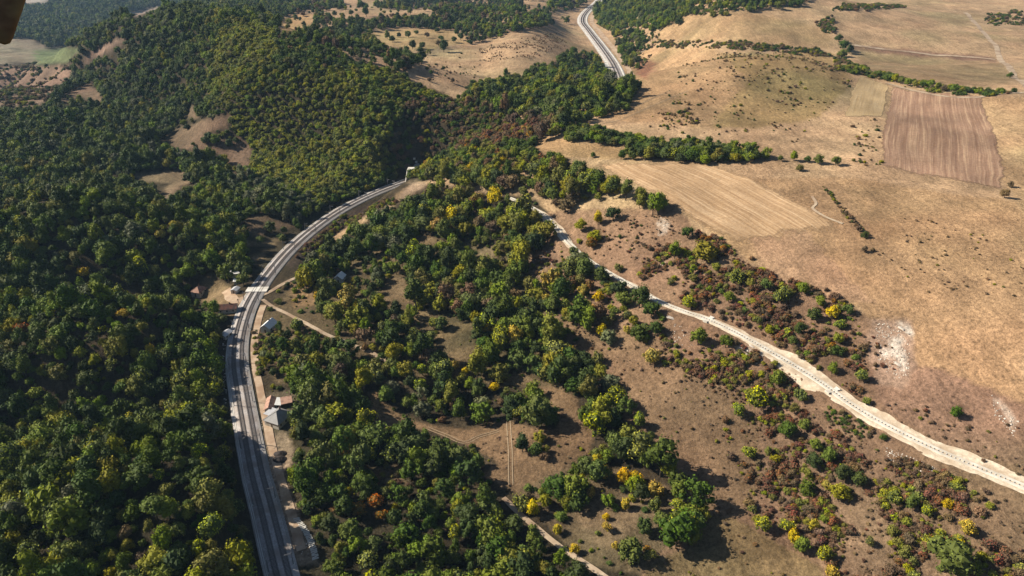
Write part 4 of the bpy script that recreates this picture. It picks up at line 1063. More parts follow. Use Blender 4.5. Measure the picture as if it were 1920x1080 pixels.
# trees that stand out in the photograph: crown centre, crown width (photo pixels), colour
HAND = [
 (1290,435,27,'dark'),(1325,467,50,'olive'),(1266,470,34,'mid'),(1300,520,22,'olive'),(1380,518,34,'lime'),(1368,555,28,'mid'),(1437,533,28,'mid'),(1468,549,42,'lime'),(1505,541,27,'mid'),(1540,563,27,'mid'),
 (1526,588,29,'dark'),(1562,584,34,'yellow'),(1590,580,24,'mid'),(1576,606,25,'lime'),(1500,616,27,'dark'),(1571,633,26,'olive'),(1445,618,22,'olive'),(1486,637,24,'mid'),(1420,600,19,'lime'),(1571,655,26,'dark'),
 (1561,690,26,'mid'),(1614,703,30,'lime'),(1291,565,28,'lime'),(1311,629,46,'mid'),(1362,640,30,'dark'),(1460,705,36,'mid'),(1300,505,20,'lime'),(1345,500,22,'olive'),(1410,530,22,'olive'),
 (1420,742,54,'lime'),(1385,768,32,'lime'),(1502,738,31,'lime'),(1491,766,25,'olive'),(1476,806,44,'dark'),(1508,795,26,'mid'),(1530,832,32,'mid'),(1527,864,34,'dark'),(1556,850,36,'mid'),(1582,886,38,'dark'),(1610,899,40,'dark'),
 (1516,916,42,'dark'),(1575,921,46,'olive'),(1550,911,24,'yellow'),(1405,845,30,'lime'),(1440,846,22,'olive'),(1626,752,20,'lime'),(1793,771,27,'dark'),(1432,981,42,'lime'),(1476,986,34,'lime'),(1490,1003,34,'yellow'),
 (1527,984,27,'yellow'),(1507,1022,38,'mid'),(1546,1036,36,'lime'),(1560,1072,34,'yellow'),(1546,974,22,'mid'),(1680,930,32,'lime'),(1711,941,33,'mid'),(1741,957,26,'lime'),(1776,944,22,'yellow'),(1815,987,42,'yellow'),
 (1782,1042,92,'mid'),(1300,915,18,'yellow'),(1630,1015,22,'lime'),(1672,1016,17,'lime'),(1800,1018,24,'yellow'),(1862,1048,22,'lime'),(1512,886,26,'olive'),
 (862,853,48,'mid'),(980,833,40,'dark'),(1003,842,36,'dark'),(1013,818,29,'olive'),(1025,841,20,'olive'),(1021,856,21,'umber'),(792,765,42,'grey'),(862,772,46,'dark'),(905,758,42,'grey'),(935,700,44,'olive'),
 (1137,968,18,'yellow'),(1138,988,24,'yellow'),(1230,914,36,'yellow'),(1228,950,36,'lime'),(1175,943,28,'yellow'),(1170,890,34,'yellow'),(1045,991,27,'yellow'),(1077,1030,24,'yellow'),(978,940,42,'lime'),(1000,955,36,'yellow'),
 (1213,1026,18,'orange'),(1154,1022,18,'yellow'),(705,938,36,'orange'),(716,966,26,'orange'),(1180,812,48,'olive'),(1200,790,34,'lime'),(1240,975,40,'mid'),(1180,1030,58,'mid'),
 (1122,556,28,'yellow'),(1100,572,24,'olive'),(1138,600,28,'olive'),(1128,622,28,'yellow'),(1175,590,24,'lime'),(1177,618,20,'yellow'),(1230,613,38,'dark'),(1222,580,38,'dark'),(1161,537,38,'dark'),(1200,558,48,'dark'),
 (1220,668,42,'yellow'),(1105,535,22,'orange'),(1060,570,28,'lime'),(1108,580,22,'yellow'),(1160,500,22,'olive'),(930,370,38,'yellow'),(960,395,30,'olive'),(1110,455,24,'orange'),(1090,420,30,'olive'),(1150,400,32,'dark'),
 (1115,440,30,'olive'),(1122,410,28,'yellow'),(1075,470,26,'lime'),(1025,560,24,'yellow'),
 (668,570,18,'yellow'),(795,641,16,'yellow'),(655,600,16,'yellow'),(597,556,20,'yellow'),(716,612,28,'lime'),(774,625,26,'lime'),(791,692,30,'lime'),(683,630,42,'umber'),(684,650,18,'orange'),(740,606,30,'umber'),
 (925,726,24,'yellow'),(851,684,22,'yellow'),(872,695,20,'yellow'),(1068,655,24,'yellow'),(1121,670,34,'lime'),(1128,700,36,'olive'),(700,650,20,'olive'),(790,722,30,'lime'),(735,725,34,'grey'),
 (40,616,28,'orange'),(155,508,24,'yellow'),(372,846,36,'lime'),(400,985,62,'lime'),(110,700,36,'olive'),(150,660,32,'olive'),(230,588,22,'yellow'),(255,555,16,'olive'),(280,658,26,'yellow'),(320,760,34,'lime'),
 (140,740,24,'lime'),(325,420,20,'yellow'),(300,440,22,'yellow'),(265,610,22,'olive'),(385,870,30,'olive'),(310,920,36,'olive'),(50,1040,60,'lime'),(690,1050,50,'lime'),(235,1000,34,'umber'),(265,1045,26,'umber'),
 (1490,293,20,'mid'),(1463,296,15,'mid'),(1535,298,22,'mid'),(1515,297,16,'dark'),(1568,301,21,'mid'),(1500,313,16,'olive'),(1165,290,20,'dark'),(1185,290,22,'dark'),(1112,290,12,'dark'),
 (1574,70,18,'dark'),(1582,84,22,'dark'),(1580,98,20,'mid'),(1594,92,18,'dark'),(1592,126,14,'olive'),(1605,130,15,'mid'),(1618,132,14,'olive'),(1646,138,16,'mid'),(1664,144,16,'mid'),(1678,147,16,'olive'),(1690,150,16,'mid'),
 (1703,153,16,'mid'),(1716,156,17,'olive'),(1730,158,15,'dark'),(1743,157,16,'mid'),(1758,162,15,'olive'),(1770,165,15,'umber'),(1790,165,17,'mid'),(1805,167,15,'olive'),(1815,168,14,'dark'),(1902,168,12,'dark'),
 (1596,404,10,'umber'),(1612,428,14,'umber'),(1622,440,16,'dark'),(1622,466,18,'umber'),(1638,466,12,'umber'),(1410,482,13,'rust'),(1550,541,11,'rust'),(1886,362,22,'umber'),(1895,345,14,'umber'),(1895,140,14,'dark'),
 (822,80,14,'umber'),(765,62,16,'dark'),(773,84,18,'dark'),(792,84,16,'dark'),(735,72,14,'dark'),(708,80,14,'dark'),(800,65,12,'umber'),(805,148,10,'umber'),(808,136,9,'dark'),(800,128,9,'dark'),(848,150,11,'umber'),(832,127,10,'dark'),(786,160,15,'dark'),
 (392,255,26,'dark'),(405,262,22,'mid'),(383,262,18,'dark'),(430,268,18,'dark'),(442,262,16,'dark'),(362,270,9,'dark'),(350,236,14,'dark'),(128,183,9,'dark'),(152,188,11,'dark'),
 (505,425,26,'mid'),(532,430,18,'dark'),(488,450,18,'mid'),
]
def dark_noise(x, y): return fbm(x * .02 + 9, y * .02 + 2, 2)

PTS = []      # x, y, z, width, height factor, variant, class, source ('wood','hand','shrub','park'), photo px, py
hx, hy, hw = [], [], []
_pxs = np.array([h[0] for h in HAND], float); _pys = np.array([h[1] for h in HAND], float); _ws = np.array([h[2] for h in HAND], float)
wm = np.full(len(HAND), 8.0)
for _ in range(5):
    xs, ys = cast(_pxs, _pys, land, .46 * wm); zs = land(xs, ys)
    dep = project(xs, ys, zs + .46 * wm)[2]; wm = _ws * dep / FOC
HX, HY, HZ, HW = xs, ys, zs, wm
for k, h in enumerate(HAND):
    bush = (HW[k] < 3.6) or h[3] in ('rust',)
    v = NT + k % NB if bush else k % 6
    PTS.append((HX[k], HY[k], HZ[k], HW[k], 1.0, v, CNAMES.index(h[3]), 'hand', h[0], h[1]))

def pick(weights, n):
    ks = list(weights); p = np.array([weights[k] for k in ks], float); p /= p.sum()
    return np.array([CNAMES.index(k) for k in ks])[rng.choice(len(ks), n, p=p)]

FINE = [[(440, 30), (600, 76), (700, 118), (780, 150), (860, 186), (1000, 244), (1060, 300), (900, 330), (800, 325), (690, 352), (560, 400), (470, 330), (400, 250), (380, 140)], WOOD[4]]
def wood_scatter(x0, x1, y0, y1, s, w0, w1, fine=False):
    x, y = hexgrid(x0, x1, y0, y1, s)
    a = np.abs(np.arctan2(x, y + 30)); keep = a < R(50); x, y = x[keep], y[keep]
    z = land(x, y); w = (w0 * .82 + (w1 * 1.12 - w0 * .82) * rng.random(len(x)) ** 1.4) * (1 + .25 * vnoise(x * .03, y * .03))
    px, py, dep = project(x, y, z + .5 * w)
    keep = inview(px, py); x, y, z, w, px, py, dep = (q[keep] for q in (x, y, z, w, px, py, dep))
    jx = px + 4 * fbm(x * .06, y * .06, 2); jy = py + 3 * fbm(x * .06 + 7, y * .06, 2)
    wood = np.zeros(len(x), bool); park = np.zeros(len(x), bool); clear = np.zeros(len(x), bool)
    for p in WOOD: wood |= infast(jx, jy, p)
    fz = np.zeros(len(x), bool)
    for p in FINE: fz |= infast(px, py, p)
    w = np.where(park, w * .8, w)
    wood &= (fz == fine); park = park & False if fine else park
    if not fine:
        for p in PARK: park |= infast(jx, jy, p)
    gx, gy, _ = project(x, y, z)
    tx_, ty_, _ = project(x, y, z + .82 * w)
    for p in CLEAR: clear |= infast(jx, jy, p) | infast(gx, gy, p) | infast(tx_, ty_, p)
    dens = np.where(wood, .97, np.where(park, .48 + .6 * fbm(x * .012, y * .012, 2), 0))
    dens = np.where(clear, np.where(park & ~wood, .03, 0), dens)
    # thinner, scrubbier woodland along the middle slopes
    cen = infast(px, py, [(480, 560), (790, 345), (1000, 372), (1250, 600), (1330, 960), (1150, 1080), (960, 940), (700, 820), (560, 700)])
    gapn = fbm(x * .035 + 3, y * .035 + 8, 2)
    dens = np.where(cen & (gapn < -.45), dens * .7, dens)
    thin = np.zeros(len(x), bool)
    for p in THIN: thin |= infast(jx, jy, p)
    dens = np.where(thin, dens * .85, dens)
    w = np.where(thin, w * .74, np.where(cen, w * 1.08, w))
    keep = rng.random(len(x)) < dens
    keep &= railD(x, y) > 7.5 + .30 * w
    keep &= pdist(x, y, FAR_C)[0] > 14 + .4 * w
    bd = np.full(len(x), 99.0); m = (x > -30) & (x < 260) & (y < 560); bd[m] = pdist(x[m], y[m], BENCH_C)[0]; keep &= bd > 4 + .3 * w
    for nm in KEEP_OFF:
        keep &= pdist(x, y, nm[0])[0] > nm[1] + .38 * w
        keep &= pdist(x, y, nm[0] - np.array([[0, 3.6]]))[0] > nm[1] * .8 + .30 * w
    for (bx_, by_, br) in HOUSES: keep &= np.hypot(x - bx_, y - by_) > br + .3 * w
    x, y, z, w, px, py, dep, wood = (q[keep] for q in (x, y, z, w, px, py, dep, wood))
    # give way to the trees set by hand
    ok = np.ones(len(x), bool)
    for k in range(len(HX)):
        ok &= np.hypot(x - HX[k], y - HY[k]) > .36 * (w + HW[k])
    x, y, z, w, px, py, wood = (q[ok] for q in (x, y, z, w, px, py, wood))
    n = len(x); c = np.zeros(n, int); u = rng.random(n); nz = dark_noise(x, y)
    def fill(m, weights):
        if m.any(): c[m] = pick(weights, int(m.sum()))
    left = px < 520
    fill(np.ones(n, bool), dict(dark=.46, mid=.36, olive=.10, lime=.05, grey=.03))
    west = infast(px, py, [(-900, 300), (470, 500), (480, 700), (470, 1600), (-900, 1600)])
    fill(west, dict(dark=.40, mid=.40, olive=.14, lime=.05, grey=.01))
    fill(west & (nz > .32), dict(mid=.35, olive=.40, lime=.22, dark=.03))
    fill(infast(px, py, [(-900, -260), (260, -260), (360, 120), (300, 300), (-900, 330)]), dict(dark=.58, mid=.28, grey=.10, olive=.04))
    ridge = infast(px, py, [(440, 40), (600, 80), (860, 190), (820, 260), (700, 330), (560, 360), (470, 320), (470, 180)])
    fill(ridge, dict(mid=.42, olive=.36, dark=.05, lime=.16, grey=.01))
    fill(ridge & (nz > .05), dict(lime=.50, olive=.34, mid=.16))
    fr_ = infast(px, py, [(380, 120), (440, 30), (600, 76), (700, 118), (780, 150), (800, 200), (720, 300), (640, 370), (560, 400), (480, 340), (440, 250)])
    fill(fr_, dict(lime=.52, olive=.34, mid=.14))
    fill(fr_ & (nz < -.3), dict(mid=.6, dark=.12, olive=.28))
    brown = infast(px, py, [(760, 180), (900, 190), (1040, 230), (1000, 260), (880, 290), (800, 320), (720, 300), (740, 230)])
    fill(brown, dict(umber=.40, dark=.28, mid=.14, olive=.12, rust=.06))
    fill(infast(px, py, [(860, 270), (960, 232), (1040, 226), (1040, 248), (960, 262), (880, 290)]), dict(rust=.40, orange=.22, umber=.28, olive=.10))
    spur = infast(px, py, [(800, 300), (900, 270), (1000, 290), (1100, 320), (1256, 380), (1040, 420), (1080, 480), (960, 520), (900, 480), (820, 420), (800, 350)])
    fill(spur, dict(olive=.36, mid=.26, dark=.16, lime=.10, umber=.08, yellow=.02, orange=.02))
    mix = infast(px, py, [(960, 480), (1060, 480), (1250, 600), (1240, 640), (1060, 590), (960, 560)])
    fill(mix, dict(olive=.32, mid=.22, lime=.14, dark=.12, umber=.10, yellow=.06, orange=.04))
    midw = infast(px, py, [(540, 590), (700, 560), (900, 540), (1060, 600), (1150, 700), (1120, 745), (900, 720), (700, 720), (560, 700)])
    fill(midw, dict(dark=.42, mid=.30, olive=.16, lime=.08, yellow=.02, umber=.02))
    se = infast(px, py, [(960, 930), (1100, 760), (1220, 790), (1330, 950), (1200, 1080), (1060, 1080)])
    fill(se, dict(mid=.34, dark=.26, olive=.16, lime=.18, yellow=.06))
    s_ = infast(px, py, [(540, 800), (860, 800), (950, 930), (1100, 1080), (1100, 1500), (600, 1500)])
    fill(s_, dict(dark=.50, mid=.36, olive=.08, lime=.05, orange=.01))
    fill(infast(px, py, [(420, 330), (470, 320), (600, 370), (560, 420), (480, 400)]), dict(grey=.4, mid=.35, dark=.25))
    top = (py < 130) & (px > 520) & (px < 1110)
    fill(top, dict(dark=.55, mid=.28, olive=.07, umber=.08, grey=.02))
    hf = rng.uniform(.8, 1.35, n) if not fine else rng.uniform(.7, 1.02, n)
    vv = rng.integers(0, NT, n)
    for k in range(n):
        PTS.append((x[k], y[k], z[k], w[k], hf[k], vv[k], c[k], 'wood' if wood[k] else 'park', px[k], py[k]))
KEEP_OFF = []
for pts, wd in (([(492, 562), (545, 592), (613, 628), (624, 632)], 2.0), ([(648, 641), (678, 654), (710, 669)], 2.0), ([(944, 934), (1005, 990), (1085, 1050), (1130, 1080), (1200, 1130)], 2.2), ([(486, 556), (525, 536), (546, 525)], 2.0), ([(474, 558), (446, 566), (430, 552)], 3.6),
                ([(800, 802), (835, 816), (870, 830)], 1.5)):
    KEEP_OFF.append((pxline(pts, 8), wd))
KEEP_OFF.append((STEPS, 1.5)); _L = offset_line(RAIL, 8.8); KEEP_OFF.append((_L[(RAIL[:, 1] > 180) & (RAIL[:, 1] < 405)][::4], 2.2))
HOUSES = [(o.location.x, o.location.y, 4.6 if o.name.startswith('house') else 3.0) for o in COL.objects if o.name.split('.')[0] in ('house', 'outbuilding', 'shed', 'concrete_sump')]
HOUSES += [(o.location.x, o.location.y, 1.0) for o in COL.objects if o.name.split('.')[0] == 'concrete_sleeper']
HOUSES += [(tp.location.x + 5, tp.location.y, 10), (tp.location.x - 2, tp.location.y - 14, 9), (tp.location.x - 10, tp.location.y - 16, 8), (tp.location.x + 9, tp.location.y - 11, 6), (tp.location.x + 2, tp.location.y - 24, 7), (tp.location.x + 5, tp.location.y - 5, 10), (tp.location.x - 8, tp.location.y + 4, 8)]
# seen over its own roof: keep the camera side of each house open
HOUSES += [(hx_ - hx_ / 60, hy_ - 7.5, 4.0) for hx_, hy_, r_ in HOUSES if r_ == 4.6]
wood_scatter(-420, 420, 100, 480, 6.4, 6.6, 13.0)
wood_scatter(-800, 700, 480, 1000, 6.6, 7.0, 12.0)
wood_scatter(-800, 700, 480, 1300, 4.1, 6.0, 9.2, True)
wood_scatter(-1500, 1400, 1000, 1700, 8.0, 8.0, 12.5)
wood_scatter(-3200, 2400, 1700, 3600, 13.0, 13.0, 19.0)

def shrub_scatter(poly, cover, weights, size, src='shrub'):
    s = (size[0] + size[1]) / 2
    x_, y_ = cast([p[0] for p in poly], [p[1] for p in poly], land)
    sp_ = max(s * (.62 if cover > .4 else .85), 1.0)
    x, y = hexgrid(x_.min() - 5, x_.max() + 5, y_.min() - 5, y_.max() + 5, sp_)
    if len(x) > 60000: return
    z = land(x, y); px, py, dep = project(x, y, z + .25 * s)
    keep = infast(px + 5 * fbm(x * .1, y * .1, 2), py + 3 * fbm(x * .1 + 4, y * .1, 2), poly)
    x, y, z, px, py = (q[keep] for q in (x, y, z, px, py))
    clump = fbm(x * .07 + 20, y * .07, 2)
    keep = rng.random(len(x)) < cover * np.clip(1 + (2.6 if src == 'shrub' else 1.0) * clump, .05, 2.6)
    bd = np.full(len(x), 99.0); m = (x > -30) & (x < 260) & (y < 560); bd[m] = pdist(x[m], y[m], BENCH_C)[0]; keep &= bd > 4.5
    if src == 'under':
        for p in CLEAR: keep &= ~infast(px, py, p)
        for nm in KEEP_OFF: keep &= pdist(x, y, nm[0])[0] > nm[1] + 1.5
        for (bx_, by_, br) in HOUSES: keep &= np.hypot(x - bx_, y - by_) > br + .5
        keep &= railD(x, y) > 9.0
    x, y, z, px, py = (q[keep] for q in (x, y, z, px, py))
    ok = np.ones(len(x), bool)
    for k in range(len(HX)): ok &= np.hypot(x - HX[k], y - HY[k]) > .42 * HW[k]
    x, y, z, px, py = (q[ok] for q in (x, y, z, px, py))
    w = size[0] * .8 + (size[1] * 1.15 - size[0] * .8) * rng.random(len(x)) ** 1.7
    c = pick(weights, len(x)) if len(x) else []
    for k in range(len(x)):
        PTS.append((x[k], y[k], z[k], w[k], rng.uniform(.75, 1.15), NT + rng.integers(0, NB), c[k], src, px[k], py[k]))
for p_, cv, wt, sz in SHRUB: shrub_scatter(p_, cv, wt, sz)
shrub_scatter([(500, 560), (790, 350), (1000, 375), (1245, 600), (1060, 600), (1150, 700), (1240, 850), (1320, 950), (1150, 1090), (620, 1090), (560, 900), (490, 700)], .22, dict(dark=.3, mid=.3, olive=.24, umber=.1, lime=.06), (1.6, 5.0), 'under')
shrub_scatter([(0, 560), (400, 600), (420, 760), (460, 1090), (0, 1090)], .4, dict(dark=.4, mid=.4, olive=.2), (2.0, 5.0), 'under')
# low tufts over the rough pasture
for p_, cv in (([(1050, 590), (1250, 640), (1420, 780), (1420, 950), (1330, 1000), (1220, 850), (1140, 740), (1150, 680), (1060, 640)], .06),
               ([(1335, 962), (1450, 1010), (1580, 1200), (1180, 1200), (1210, 1060)], .035),
               ([(1200, 640), (1500, 740), (1700, 880), (1920, 960), (1920, 1080), (1580, 1080), (1400, 960), (1400, 780)], .24),
               ([(1620, 730), (1920, 830), (1920, 900), (1700, 810)], .06), ([(1700, 400), (1920, 460), (1920, 560), (1760, 560), (1640, 480)], .022),
               ([(800, 806), (900, 830), (1090, 760), (1100, 850), (960, 918)], .05), ([(1110, 420), (1250, 400), (1290, 440), (1220, 500), (1130, 490)], .07)):
    shrub_scatter(p_, cv, dict(straw=.58, umber=.28, olive=.07, rust=.07), (.5, 1.9), 'tuft')

# ------------------------------------------------------------------ split: the trees that show largest stand alone, the rest is woodland
P_ = np.array([(p[0], p[1], p[2], p[3], p[4], p[8], p[9]) for p in PTS]); vv = np.array([p[5] for p in PTS], int); cc = np.array([p[6] for p in PTS], int); src = np.array([p[7] for p in PTS])
dep = project(P_[:, 0], P_[:, 1], P_[:, 2])[2]
size_px = P_[:, 3] * FOC / dep
infr = (P_[:, 5] > 2) & (P_[:, 5] < 1918) & (P_[:, 6] > 2) & (P_[:, 6] < 1078)
is_tree = vv < NT
def top_idx(mask, n):
    i = np.nonzero(mask)[0]; return i[np.argsort(-size_px[i])][:n]
hand_t = np.nonzero((src == 'hand') & is_tree & infr)[0]
n_tree = 300
alone = set(top_idx((src == 'hand') & is_tree & infr & (size_px > 12), n_tree))
alone |= set(top_idx((src != 'hand') & is_tree & infr, n_tree - len(alone)))
bush_alone = set(top_idx(~is_tree & infr & (src != 'tuft') & (src != 'under'), 130))
single = np.zeros(len(PTS), bool); single[list(alone | bush_alone)] = True

COLW = {'dark': 'dark green', 'mid': 'green', 'olive': 'olive green', 'lime': 'yellow-green', 'yellow': 'golden yellow', 'orange': 'orange-brown', 'rust': 'rusty red', 'umber': 'brownish', 'grey': 'grey-green', 'straw': 'straw-coloured'}
AREAS = [
    ('in the forest at the bottom left corner', [(-50, 900), (240, 900), (240, 1100), (-50, 1100)]),
    ('in the forest between bottom left corner and railway', [(240, 900), (520, 900), (560, 1100), (240, 1100)]),
    ('on the forest spur left of the shaded railway', [(200, 700), (470, 700), (520, 900), (200, 900)]),
    ('in the forest at the left edge', [(-50, 600), (200, 600), (200, 900), (-50, 900)]),
    ('in the forest around the red-roofed house', [(200, 480), (480, 480), (480, 700), (200, 700)]),
    ('in the left forest above the gully', [(-50, 100), (520, 100), (500, 480), (200, 600), (-50, 600)]),
    ('in the wood right of the sleeper row', [(540, 930), (760, 930), (760, 1100), (540, 1100)]),
    ('in the wood above the bottom dirt lane', [(760, 930), (960, 930), (1130, 1100), (760, 1100)]),
    ('in the wood right of the dark heaps', [(530, 800), (720, 800), (720, 930), (530, 930)]),
    ('in the wood below the brown meadow', [(720, 800), (960, 800), (960, 940), (720, 940)]),
    ('in the wood between farmyard and brown meadow', [(470, 680), (700, 680), (700, 800), (530, 800)]),
    ('standing free on the brown meadow', [(960, 800), (1060, 800), (1060, 880), (960, 880)]),
    ('in the grove above the brown meadow', [(700, 640), (1010, 690), (1060, 800), (700, 800)]),
    ('in the grove between the two meadows', [(1060, 640), (1160, 640), (1260, 860), (1060, 880)]),
    ('in the autumn grove right of the bottom dirt lane', [(960, 860), (1330, 860), (1330, 1100), (1100, 1100)]),
    ('in the wood around the dirt lane from the crossing', [(470, 480), (760, 400), (860, 640), (700, 700), (470, 690)]),
    ('in the wood between tunnel and drainage channel', [(760, 300), (1020, 300), (1060, 480), (860, 600), (760, 440)]),
    ('on the slope just below the drainage channel', [(860, 480), (1060, 470), (1260, 590), (1260, 720), (1020, 660)]),
    ('in the bushy hollow above the drainage channel head', [(1030, 360), (1230, 360), (1230, 500), (1080, 500)]),
    ('in the red scrub above the drainage channel', [(1230, 420), (1420, 480), (1660, 590), (1640, 745), (1260, 590)]),
    ('on the rough slope between drainage channel and large meadow', [(1260, 600), (1640, 780), (1480, 880), (1340, 820), (1260, 700)]),
    ('in the thicket midway down the lower right slope', [(1340, 780), (1680, 780), (1660, 950), (1340, 950)]),
    ('in the shrub belt above the bottom meadow', [(1330, 940), (1640, 940), (1620, 1100), (1520, 1100)]),
    ('in the red scrub of the bottom right corner', [(1620, 840), (1960, 900), (1960, 1100), (1600, 1100)]),
    ('along the hedgerow above the ploughed field', [(1580, 110), (1930, 110), (1930, 182), (1580, 182)]),
    ('in the clump beside the straight far lane', [(1550, 50), (1620, 50), (1620, 112), (1550, 112)]),
    ('along the hedge below the scrubby hill', [(1040, 230), (1600, 230), (1600, 330), (1040, 330)]),
    ('scattered on the pale far field', [(500, 0), (1100, 0), (1100, 180), (700, 180)]),
    ('on the bare tan hillside', [(1200, 300), (2000, 180), (2000, 600), (1500, 560)]),
    ('beside the drainage channel on the bare upper slope', [(1600, 700), (1930, 700), (1930, 900), (1640, 800)]),
]
def area_of(px, py):
    for nm, p in AREAS:
        if inpoly(np.array([px]), np.array([py]), p)[0]: return nm
    return 'on the open slope'
def sizew(s, lo, hi): return 'small' if s < lo else ('large' if s > hi else 'medium-sized')
buckets = {}
for i in np.nonzero(single)[0]:
    kind = 'tree' if is_tree[i] else 'bush'
    a = area_of(P_[i, 5], P_[i, 6]); col_ = COLW[CNAMES[cc[i]]]
    buckets.setdefault((kind, a, col_), []).append(i)
for key in [k for k, v in buckets.items() if len(v) > 14]:
    L_ = sorted(buckets.pop(key), key=lambda i: P_[i, 6]); parts = -(-len(L_) // 14); names_ = {2: ['upper', 'lower'], 3: ['upper', 'middle', 'lower']}.get(parts, ['topmost', 'upper', 'middle', 'lower', 'lowest'])
    parts = len(names_)
    for q_ in range(parts):
        sub = L_[q_ * len(L_) // parts:(q_ + 1) * len(L_) // parts]
        if sub: buckets[(key[0], key[1], names_[q_] + ' ' + key[2])] = sub
label_of = {}
for (kind, a, col_), L_ in buckets.items():
    if len(L_) == 1:
        label_of[L_[0]] = 'the %s %s %s' % (col_, kind, a)
    elif len(L_) == 2:
        p_, q_ = sorted(L_, key=lambda i: -size_px[i])
        label_of[p_] = 'larger of two %s %ss %s' % (col_, kind, a); label_of[q_] = 'smaller of two %s %ss %s' % (col_, kind, a)
    else:
        L_ = sorted(L_, key=lambda i: P_[i, 5])
        for n_, i in enumerate(L_):
            w_ = 'leftmost' if n_ == 0 else ('rightmost' if n_ == len(L_) - 1 else (ORD[n_] + ' from left'))
            label_of[i] = '%s %s %s %s%s' % (w_.split(' ')[0], col_, kind, 'from left ' if 'from' in w_ else '', a)
GROUPW = {'tree': 'broadleaf trees of the valley', 'bush': 'bushes on the dry slopes'}
for i in np.nonzero(single)[0]:
    kind = 'tree' if is_tree[i] else 'bush'
    w = P_[i, 3]
    e = bpy.data.objects.new('broadleaf_tree' if kind == 'tree' else 'bush', None)
    COL.objects.link(e); e.empty_display_size = .5
    e.location = (P_[i, 0], P_[i, 1], P_[i, 2] - .04 * w); e.rotation_euler = (0, 0, rng.uniform(0, 6.28)); e.scale = (w, w * rng.uniform(.82, 1.18), w * P_[i, 4])
    tag(e, label_of[i], kind, GROUPW[kind])
    o = bpy.data.objects.new('crown', CM[vv[i], cc[i]]); COL.objects.link(o); o.parent = e
    o = bpy.data.objects.new('trunk', TM[vv[i]]); COL.objects.link(o); o.parent = e

# the rest of the vegetation, as masses
gn = bpy.data.node_groups.new('woodland_scatter', 'GeometryNodeTree')
gn.interface.new_socket('Geometry', in_out='INPUT', socket_type='NodeSocketGeometry'); gn.interface.new_socket('Geometry', in_out='OUTPUT', socket_type='NodeSocketGeometry')
gi = gn.nodes.new('NodeGroupInput'); go = gn.nodes.new('NodeGroupOutput'); iop = gn.nodes.new('GeometryNodeInstanceOnPoints'); ci_ = gn.nodes.new('GeometryNodeCollectionInfo')
ci_.inputs['Collection'].default_value = LIB; ci_.inputs['Separate Children'].default_value = True; ci_.inputs['Reset Children'].default_value = True
iop.inputs['Pick Instance'].default_value = True
def named(nm, dt):
    n = gn.nodes.new('GeometryNodeInputNamedAttribute'); n.data_type = dt; n.inputs['Name'].default_value = nm; return n.outputs['Attribute']
gn.links.new(gi.outputs[0], iop.inputs['Points']); gn.links.new(ci_.outputs[0], iop.inputs['Instance'])
gn.links.new(named('kind_index', 'INT'), iop.inputs['Instance Index']); gn.links.new(named('turn', 'FLOAT_VECTOR'), iop.inputs['Rotation']); gn.links.new(named('size', 'FLOAT_VECTOR'), iop.inputs['Scale'])
gn.links.new(iop.outputs[0], go.inputs[0])
def mass(name, m, label):
    i = np.nonzero(m)[0]
    if not len(i): return
    me = bpy.data.meshes.new(name); me.vertices.add(len(i))
    me.vertices.foreach_set('co', np.stack([P_[i, 0], P_[i, 1], P_[i, 2] - .04 * P_[i, 3]], 1).astype(np.float32).ravel())
    a = me.attributes.new('kind_index', 'INT', 'POINT'); a.data.foreach_set('value', (vv[i] * NC + cc[i]).astype(np.int32))
    a = me.attributes.new('turn', 'FLOAT_VECTOR', 'POINT'); a.data.foreach_set('vector', np.stack([rng.uniform(-.06, .06, len(i)), rng.uniform(-.06, .06, len(i)), rng.uniform(0, 6.28, len(i))], 1).astype(np.float32).ravel())
    w = P_[i, 3]; a = me.attributes.new('size', 'FLOAT_VECTOR', 'POINT'); a.data.foreach_set('vector', np.stack([w, w * rng.uniform(.78, 1.22, len(i)), w * P_[i, 4]], 1).astype(np.float32).ravel())
    o = link(bpy.data.objects.new(name, me)); md = o.modifiers.new('scatter', 'NODES'); md.node_group = gn
    tag(o, label, 'vegetation', kind='stuff')
rest = ~single
px_, py_ = P_[:, 5], P_[:, 6]
tree_r = rest & is_tree
far_ = P_[:, 1] > 1000
west = px_ < np.interp(py_, [-260, 330, 560, 1100], [800, 790, 470, 520])
mass('far_woodland', tree_r & far_, 'distant woods and tree groups fading towards the top of the view')
mass('west_forest', tree_r & ~far_ & west, 'closed green forest west of the railway and over the ridge')
mass('valley_woodland', tree_r & ~far_ & ~west, 'mixed autumn woodland between railway and dry slopes')
mass('scrub', rest & ~is_tree & (src != 'tuft'), 'rusty scrub and bushes spread over the dry hillsides')
mass('grass_tufts', rest & (src == 'tuft'), 'low dry tufts dotted over the rough pasture')
print('COUNTS', len(PTS), int(single.sum()), {s: int((src == s).sum()) for s in set(src)})

